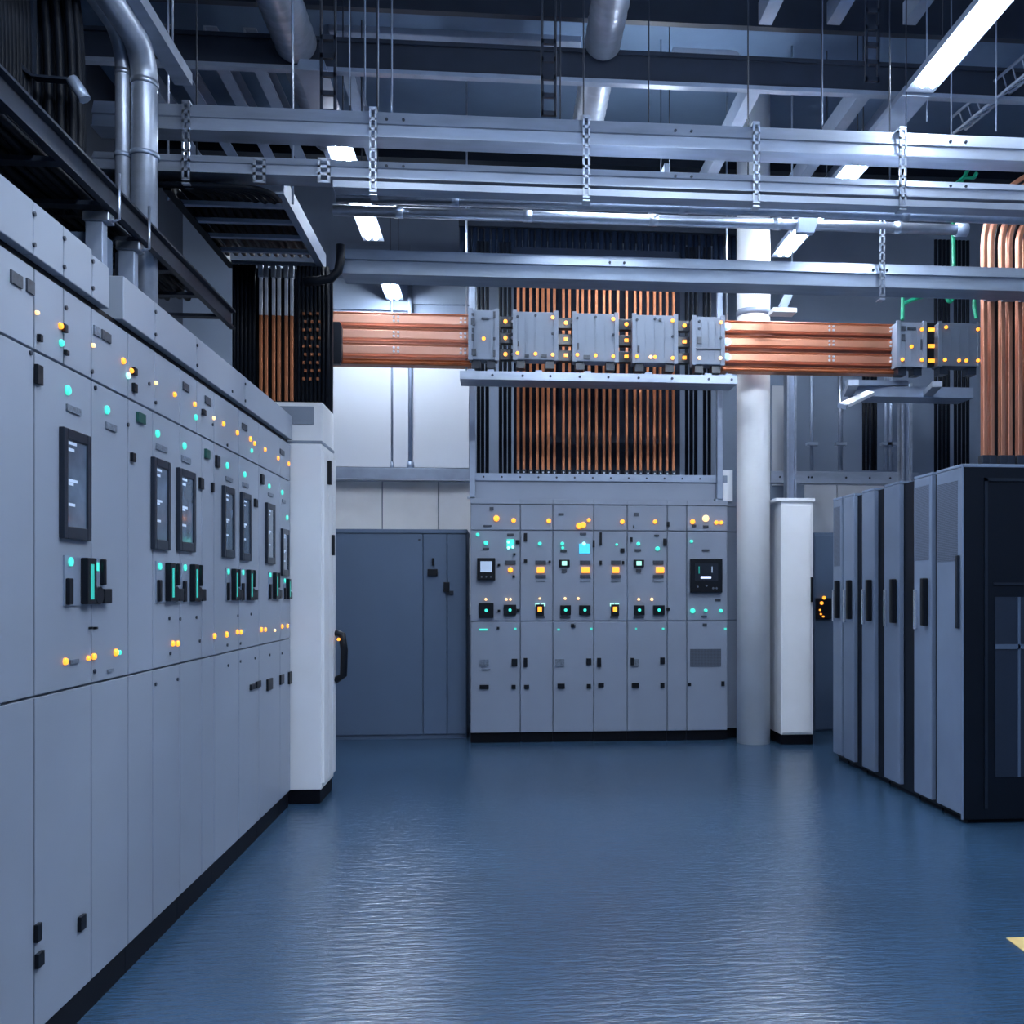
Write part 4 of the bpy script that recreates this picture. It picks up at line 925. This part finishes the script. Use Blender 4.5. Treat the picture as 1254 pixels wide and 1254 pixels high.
# bracket shelf under right boxes
t = Thing('wall_bracket', 'silver cantilever bracket under the boxes near the racks', 'bracket')
YK = YH-.1
a, b = PY(1022, 479, YK), PY(1205, 479, YK); zz = PY(1080, 480, YK).z
t.part('cross_channel', MB().prism([(YK+.2,zz),(YK+.5,zz),(YK+.5,zz+.1),(YK+.2,zz+.1)], 'x', a.x+.25, b.x), 'post')
for px, lab in ((1038, 0), (1137, 1)):
    q = PY(px, 478, YK); t.part('arm', MB().bar([(q.x-.05, YK-.28, zz+.02), (q.x+.12, YK+.3, zz+.04)], .09, .05), 'galv')
q = PY(1080, 470, YK); t.part('brace', MB().bar([(q.x-.3, YK+.1, zz+.1), (q.x+.35, YK+.25, zz+.14)], .05, .05, Vector((0,1,0))), 'post')
t.done()
q0, q1 = PY(1032, 497, YK-.4), PY(1066, 481, YK-.0)
t = Thing('strip_fixture', 'short white strip fixture under the bracket near the racks', 'light fixture')
t.part('housing', MB().bar([q0, q1], .08, .035), 'white', .004); t.part('end_cap', MB().bar([q0-(q1-q0)*.04, q0+(q1-q0)*.02], .084, .04), 'post'); t.done()
q0 = PY(945, 381, 8.2); q1 = PY(974, 381, 8.2)
t = Thing('strip_fixture', 'short white strip fixture above the copper bars beside the column', 'light fixture')
t.part('housing', MB().box((q0.x, 8.15, q0.z-.02), (q1.x, 8.3, q0.z+.02)), 'white', .004)
t.part('arm', MB().bar([PY(958, 377, 8.2), PY(970, 352, 8.2)], .07, .03), 'post'); t.part('hanging_rod', MB().tube([PY(970, 352, 8.2), (PY(970, 352, 8.2).x, 8.2, RZ)], .008, 6), 'post'); t.done()
# green cables
for pts, lab in (([(1168,345),(1168,300),(1166,262),(1172,232),(1190,200),(1205,180)], 'green cable hanging beside the pipe end fitting'),
                 ([(1105,392),(1106,365),(1104,352),(1112,345)], 'short green cable dangling under the lowest tray, upright'),
                 ([(1106,372),(1120,366),(1134,362),(1142,358)], 'green cable looping sideways under the lowest tray'),
                 ([(1160,358),(1160,368),(1164,370),(1167,366),(1167,355)], 'small green cable loop under the lowest tray'),
                 ([(1170,226),(1180,217),(1192,219),(1196,212)], 'green cable tangle just above the second tray'),
                 ([(1196,390),(1192,372),(1196,352)], 'green cable beside the tall copper bars')):
    P = [PY(x_, y_, 8.3) for x_, y_ in pts]
    for _ in range(2):
        Q = [P[0]]
        for a, b in zip(P, P[1:]): Q += [a.lerp(b, .25), a.lerp(b, .75)]
        P = Q+[P[-1]]
    single('green_cable', MB().tube(P, .018, 8), 'green', lab, 'cable', 'green cables')

# ------------------------------------------------------------------ racks on the right
XR = 2.94; zrk = PX(1178, 568, XR).z
def RYp(px): return PX(px, 700, XR).y
def rack(pa, pb, pc, label, mesh=False, first=False):   # pa far edge of door, pb near edge of door, pc near edge of recess
    y1, y0, ye = RYp(pa), RYp(pb), RYp(pc)
    t = Thing('server_rack', label, 'server rack', 'black racks in a row')
    t.part('frame', MB().box((XR+.035, ye+.001, .03), (XR+1.1, y1-.001, zrk-.02)), 'rackb')
    t.part('top_rim', MB().box((XR+.0, y0, zrk-.02), (XR+1.1, y1-.001, zrk)), 'rackd', .003)
    d = t.part('door', MB().box((XR, y0+.004, .06), (XR+.034, y1-.004, zrk-.022)), 'rackd' , .004)
    if mesh: t.part('mesh_panel', MB().box((XR-.002, y0+.04, zrk-.6 if not first else zrk-.55), (XR, y1-.03, zrk-.08)), 'rackm', under=d)
    t.part('door_handle', MB().box((XR-.04, y0+(y1-y0)*.18, 1.25), (XR, y0+(y1-y0)*.18+.05, 1.58)), 'black', .008, under=d)
    t.part('lock', MB().box((XR-.02, y1-.06, 1.22), (XR, y1-.03, 1.5)), 'silverlock', .004, under=d)
    t.part('foot_plinth', MB().box((XR+.05, ye+.01, 0), (XR+1.08, y1-.01, .03)), 'plinth')
    t.done()
# near rack with its dark end panel
y0, y1 = RYp(1178.5), RYp(1146.5)
t = Thing('server_rack', 'large black rack with mesh end panel, nearest the viewer', 'server rack', 'black racks in a row')
t.part('frame', MB().box((XR+.035, y0+.02, .03), (XR+1.6, y1-.001, zrk-.02)), 'rackb')
t.part('top_rim', MB().box((XR, y0, zrk-.02), (XR+1.6, y1-.001, zrk)), 'rackd', .003)
d = t.part('door', MB().box((XR, y0+.012, .06), (XR+.034, y1-.004, zrk-.022)), 'rackd', .004)
t.part('mesh_panel', MB().box((XR-.002, y0+.06, zrk-.62), (XR, y1-.02, zrk-.1)), 'rackm', under=d)
t.part('door_handle', MB().box((XR-.02, y0+.03, 1.25), (XR, y0+.06, 1.72)), 'bezel', .004, under=d)
t.part('corner_trim', MB().box((XR-.002, y0, .03), (XR+.008, y0+.014, zrk)), 'rackd')
e = t.part('end_panel', MB().box((XR+.006, y0, .03), (XR+1.6, y0+.02, zrk-.02)), 'rackb', .003)
q = PY(1205, 590, y0); xx = q.x
m_ = MB(); m_.box((xx, y0-.012, .1), (xx+.02, y0, zrk-.09)); m_.box((xx, y0-.012, zrk-.11), (XR+1.5, y0, zrk-.09)); zq = PY(1230, 715, y0).z; m_.box((xx+.06, y0-.008, zq-.008), (XR+1.5, y0, zq+.008))
t.part('panel_frame', m_, 'bezel', under=e)
qa, qb = PY(1218, 789, y0), PY(1254, 731, y0)
t.part('mesh_panel', MB().box((qa.x, y0-.006, qa.z), (XR+1.45, y0, qb.z)), 'rackmesh', under=e)
t.part('mesh_panel', MB().box((qa.x, y0-.006, .3), (XR+1.45, y0, qa.z-.03)), 'rackmesh', under=e)
m_ = MB(); qv = PY(1247, 700, y0); m_.box((qv.x-.008, y0-.012, .3), (qv.x+.008, y0-.006, qb.z)); m_.box((qa.x, y0-.012, qa.z-.03), (XR+1.45, y0-.006, qa.z))
t.part('mesh_bars', m_, 'blue', under=e)
t.part('foot_plinth', MB().box((XR+.05, y0+.03, 0), (XR+1.55, y1-.01, .03)), 'plinth')
t.done()
rack(1119, 1141, 1146, 'black rack with perforated door, second from the viewer', True)
rack(1082.5, 1102, 1118.5, 'black rack with plain grey door, third from the viewer')
rack(1055.5, 1071, 1082, 'black rack with plain grey door, fourth from the viewer')
rack(1033, 1046, 1055, 'black rack with plain grey door, fifth from the viewer')
rack(1020, 1031, 1032.5, 'dark narrow rack at the far end of the rack row', True)

# tall copper bars at right
YV = 6.75
nm = ('first pair, closest to the grey junction box', 'second pair from the grey junction box', 'third pair, at the edge of the view')
zlo = zrk; zcl0, zcl1 = PY(1220, 371, YV).z, PY(1220, 358, YV).z
for g_, (pa, pb) in enumerate(((1205, 1213.5), (1226.5, 1235.5), (1247.5, 1256.5))):
    for px in (pa, pb):
        X = PY(px, 450, YV).x; zb_e = PY(px, 300, YV).z; R = PY(1262, 450, YV).x+.22-X; w = .034
        pts = [(X, YV, zlo), (X, YV, zb_e)]+arc((X+R, YV, zb_e), R, math.pi, math.pi*.52, 10, 'xz')[1:]
        t = Thing('copper_bar', 'tall copper bar bending over at its top, '+nm[g_], 'busbar', 'tall copper bars, '+nm[g_])
        t.part('bar_body', MB().bar(pts, w, .05, Vector((1,0,0))), 'copper', .006)
        t.part('lug', MB().box((X-.03, YV-.035, zlo), (X+.03, YV+.035, PY(px, 558, YV).z)), 'screw', .006)
        t.part('bolt', MB().disc((X, YV-.035, zlo+.09), (0,-1,0), .014, .012, 8), 'steel'); t.done()
    Xa, Xb = PY(pa-3, 364, YV).x, PY(pb+3, 364, YV).x
    t = Thing('bar_clamp', ('steel clamp with yellow tag on the tall copper bars, first of three', 'steel clamp with yellow tag on the tall copper bars, middle of three', 'steel clamp with yellow tag on the tall copper bars, third of three')[g_], 'clamp', 'clamps on the tall copper bars')
    t.part('clamp_body', MB().box((Xa, YV-.06, zcl0), (Xb, YV-.026, zcl1)), 'steel', .004); t.part('tag', MB().box((Xa+.02, YV-.064, zcl0+.012), (Xb-.02, YV-.06, zcl1-.01)), 'ylab')
    t.done()
# dark bars between copper pairs
for px in (1220, 1241.5):
    X = PY(px, 450, YV+.05).x; zb_e = PY(px, 300, YV).z
    single('insulated_busbar', MB().bar([(X, YV+.06, zlo), (X, YV+.06, zb_e)]+arc((PY(1262, 450, YV).x+.22, YV+.06, zb_e), PY(1262, 450, YV).x+.22-X, math.pi, math.pi*.52, 10, 'xz')[1:], .03, .03), 'rackb', 'black insulated bar between two pairs of tall copper bars', 'busbar', 'black bars between the tall copper pairs')

# ------------------------------------------------------------------ world
w = bpy.data.worlds.new('world'); SC.world = w; w.use_nodes = True
w.node_tree.nodes['Background'].inputs[0].default_value = (.02, .035, .07, 1); w.node_tree.nodes['Background'].inputs[1].default_value = .5
